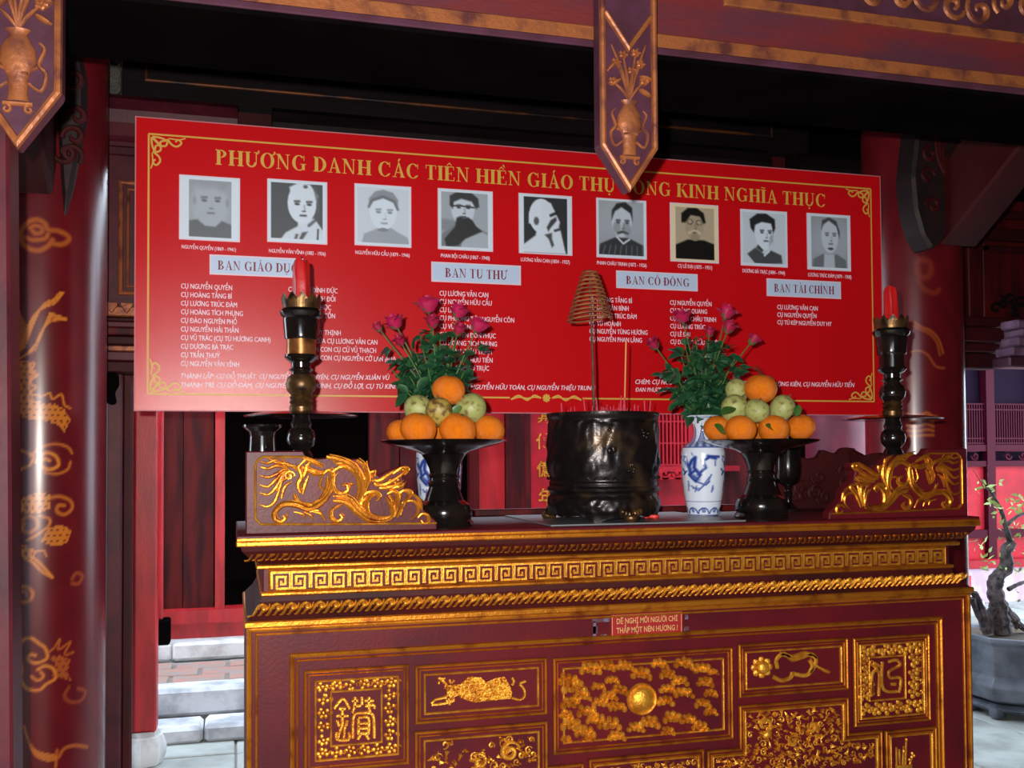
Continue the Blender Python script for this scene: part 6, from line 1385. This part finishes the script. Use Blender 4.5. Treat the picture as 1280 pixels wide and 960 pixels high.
# incense burner
bx_, by_ = spot(754, 2.58), 2.58
ib = thing('incense_burner', 'large round blackened bronze incense burner at the centre of the altar', 'incense burner', (bx_, by_, ZT))
from mathutils import noise as mn
def burner():
    prof = [(.147, .018), (.152, .03), (.155, .045), (.152, .062), (.146, .072), (.148, .078), (.155, .084), (.153, .092), (.148, .096), (.149, .104), (.146, .11), (.149, .125), (.152, .16), (.153, .21), (.151, .26), (.149, .275), (.1525, .28), (.155, .287), (.1545, .294), (.145, .294), (.142, .28), (.14, .24)]
    pz = [p[1] for p in prof]; seg = 160; vs = []; rows = []
    for i in range(len(prof)-1):
        k = 1 if i > 14 else 4
        for j in range(k): t = j/k; rows.append((prof[i][0]*(1-t)+prof[i+1][0]*t, prof[i][1]*(1-t)+prof[i+1][1]*t, i))
    rows.append((*prof[-1], 99))
    for r_, z, i0 in rows:
        for i in range(seg):
            a = 2*PI*i/seg; d = 0
            if .125 < z < .27 and i0 < 17:
                n_ = mn.noise(Vector((math.cos(a)*3.2, math.sin(a)*3.2, z*17))); n2 = mn.noise(Vector((math.cos(a)*9, math.sin(a)*9, z*55))); d = .012*max(0, n_)+.004*n2
            elif z < .07: d = .004*mn.noise(Vector((math.cos(a)*9, math.sin(a)*9, z*60)))
            zz_ = z-(.012*max(0, math.cos(3*a+.9*1.0-1.2))**2+.003*math.cos(12*a) if i0 == 0 and z < .02 else 0); vs.append(((r_+d)*math.cos(a), (r_+d)*math.sin(a), zz_))
    n = len(rows); return MB().add(vs, [(j*seg+i, j*seg+(i+1) % seg, (j+1)*seg+(i+1) % seg, (j+1)*seg+i) for j in range(n-1) for i in range(seg)])
burner().build('bowl', M['bronze_black'], ib, smooth=True, local=True, angle=50)
for k in range(3):
    a = -PI/2+.15+k*2*PI/3
    mb = MB(); 
    for j in range(7): b = a+(j-3)*.055; mb.ball((.149*math.cos(b), .149*math.sin(b), .03-.004*(3-abs(j-3))), (.012, .012, .02-.003*abs(j-3)), 8, 5)
    mb.ball((.15*math.cos(a), .15*math.sin(a), .014), (.022, .018, .014), 10, 6); tag(mb.build('mask_foot', M['brass_worn'], ib, smooth=True, local=True), kind='stuff')
mb = MB()
for i in range(40):
    a = 2*PI*i/40; mb.tube([(.1535*math.cos(a-.05), .1535*math.sin(a-.05), .113), (.1545*math.cos(a), .1545*math.sin(a), .12), (.1535*math.cos(a+.05), .1535*math.sin(a+.05), .113)], .0016, 4)
tag(mb.build('wave_border', M['bronze_black'], ib, local=True), kind='stuff')
mb = MB(); rng = random.Random(3)
for (px, py, rr_, m_) in ((785, 548, 9, 0), (740, 560, 14, 0), (763, 590, 8, 0), (738, 545, 8, 0)):
    x = (px-754)/453.; z = (655-py)/453.; y = -math.sqrt(max(.0001, .155**2-x*x)); 
    for j in range(7): mb.ball((x+rng.uniform(-1, 1)*rr_/900, y+.002, z+rng.uniform(-1, 1)*rr_/700), (rr_/1500, .006, rr_/1500), 8, 5)
tag(mb.build('embossed_patch', M['bronze_black'], ib, smooth=True, local=True), kind='stuff')
MB().lathe([(.142, .262), (.06, .268), (.001, .27)], (0, 0, 0), 32, cap=False).build('ash_fill', M['ash'], ib, local=True)
pins = MB(); rng = random.Random(77)
for i in range(70):
    a = rng.random()*6.28; r_ = rng.uniform(0, .13)**1.0; x, y = r_*math.cos(a), r_*math.sin(a)
    if rng.random() < .4: x, y = rng.gauss(.0, .02), rng.gauss(-.02, .03)
    h = rng.uniform(.285, .32); pins.tube([(x, y, .26), (x+rng.uniform(-.008, .008), y+rng.uniform(-.008, .008), h)], .0011, 4)
tag(pins.build('burnt_stick_stubs', M['pink_stick'], ib, local=True), kind='stuff')
for i, (px, h) in enumerate(((724, .335), (741, .33), (768, .34), (772, .33), (776, .335), (802, .335), (806, .328), (694, .318))):
    x = (px-754)/453.; MB().tube([(x, -.05, .26), (x+rng.uniform(-.008, .008), -.05, h)], .0016, 5).build('stick_stub', M['pink_stick'], ib, local=True)
is_ = thing('incense_stick', 'single tan incense stick standing in the burner', 'incense', at(780, 516, 2.56))
pb_, pt_ = at(780, 516, 2.56), at(782.5, 428, 2.56); MB().tube([Vector((0, 0, -.04)), pt_-pb_], .0022, 6).build('stick', M['bamboo'], is_, local=True); MB().tube([(pt_-pb_)*.0+Vector((0, 0, -.039)), Vector((0, 0, .02))], .0025, 6).build('handle_end', M['pink_stick'], is_, local=True)
# coil incense on its rod
cb = at(742.5, 516, 2.6); ct = at(737, 337, 2.6); d = ct-cb
cw = thing('incense_coil', 'brown conical coil of incense on a dark rod above the burner', 'incense', cb)
MB().tube([Vector((0, 0, -.04)), d*.35+Vector((.001, 0, 0)), d*.7, d], [.0042, .0036, .003, .0028], 7).build('rod', M['rod'], cw, local=True)
zc0 = (at(737, 399, 2.6)-cb); S_ = (at(100+640, 400, 2.6)-CAM).dot(_F)/FPX
turns = 12; pts = []
for i in range(turns*26+1):
    t = i/(turns*26); a = t*turns*2*PI; r_ = (7.5+20.5*t**.85)*S_; zz_ = d.z-.004-(d.z-zc0.z)*t; xx = d.x*(1-t)+zc0.x*t
    pts.append((xx+r_*math.cos(a), r_*math.sin(a), zz_+.006*math.cos(a)*t-.004*math.sin(a)))
MB().tube(pts, .0029, 6).build('coil', M['coil'], cw, smooth=True, local=True)
MB().tube([(d.x-.016, 0, d.z-.004), (d.x+.016, 0, d.z-.004)], .0024, 5).build('top_bar', M['rod'], cw, local=True)
# grey sheet under the burner, red wrapper
p0, p1 = atz(683, 657, ZT), atz(906, 650, ZT)
gs = MB().add([(p0.x, 2.385, ZT+.0005), (p1.x+.02, 2.385, ZT+.0005), (p1.x+.02, 2.83, ZT+.0005), (p0.x, 2.83, ZT+.0005), (p0.x, 2.385, ZT+.004), (p1.x+.02, 2.385, ZT+.004), (p1.x+.02, 2.83, ZT+.004), (p0.x, 2.83, ZT+.004)], [(0, 3, 2, 1), (4, 5, 6, 7), (0, 1, 5, 4), (1, 2, 6, 5), (2, 3, 7, 6), (3, 0, 4, 7)]).build('table_sheet', M['grey_sheet'])
tag(gs, 'thin grey sheet lying on the altar top under the burner', 'sheet')
rp = thing('red_wrapper', 'small bright red wrapper on the altar beside the burner', 'wrapper', atz(814, 646, ZT+.01)); rp.location.z = ZT+.004; ORG[rp.name] = Vector(rp.location)
mb = MB(); mb.tube(bez([(-.018, .0, .006), (-.006, .004, .009), (.008, -.002, .006), (.022, .002, .008)], 4), [.004, .006, .007, .005, .006, .007, .006, .005, .006, .007, .006, .005, .004], 7); mb.build('crumpled_paper', M['red_plastic'], rp, local=True)

# small black vessels behind
ux = spot(328, 2.72); t = thing('black_urn', 'squat black urn with a flared rim at the left end of the altar', 'urn', (ux, 2.72, ZT)); k = (at(328, 530, 2.72)-CAM).dot(_F)/FPX; zr = at(328, 531, 2.72).z-ZT
lathe_thing('body', [(.03, 0), (.034, .01), (.028, .03), (.022, .05), (.03, .1), (.036, zr-.085), (.034, zr-.05), (.033, zr-.03)], M['black_lac'], t); lathe_thing('rim', [(.033, zr-.03), (.036, zr-.018), (.05, zr-.006), (.051, zr), (.046, zr), (.03, zr-.02)], M['black_lac'], t)
ux = spot(985, 2.78); t = thing('black_cup', 'small black stemmed cup behind the right fruit stand', 'cup', (ux, 2.78, ZT)); zr = at(985, 560, 2.78).z-ZT
lathe_thing('foot', [(.035, 0), (.036, .008), (.02, .018), (.01, .03), (.009, .05), (.014, .06), (.009, .068), (.012, .078)], M['black_lac'], t); lathe_thing('bowl', [(.012, .078), (.03, .09), (.038, .11), (.04, .14), (.038, zr-.01), (.042, zr), (.038, zr), (.034, zr-.02)], M['black_lac'], t)

# couplet board of gilt characters in the rear hall
YC = 6.45; cbx0, cbx1 = at(663, 560, YC).x, at(700, 560, YC).x
t = thing('couplet_board', 'red upright board with gilt characters seen left of the burner', 'board', ((cbx0+cbx1)/2, YC, .6)); MB().box(cbx0, cbx1, YC, YC+.05, .24, 2.3).build('board', M['far_red'], t)
MB().box(cbx0-.03, cbx0, YC-.01, YC+.05, .24, 2.3).build('edge_strip', M['red_dull'], t)
V_ = {}
for ch, y in (('基', 522), ('傳', 552), ('億', 587), ('年', 620)):
    V, Fs = text_mesh(ch, .012); w = V[:, 0].max()-V[:, 0].min(); h = V[:, 1].max()-V[:, 1].min(); x, z = P2(682, y, YC); s_ = .115/max(w, h)
    me = bpy.data.meshes.new('gilt_character'); o_ = ORG[t.name]; me.from_pydata([(x+(a-V[:, 0].mean())*s_-o_.x, -.004, z+(b-V[:, 1].mean())*s_-o_.z) for a, b in V], [], Fs); link('gilt_character', me, M['gold_bright'], t)
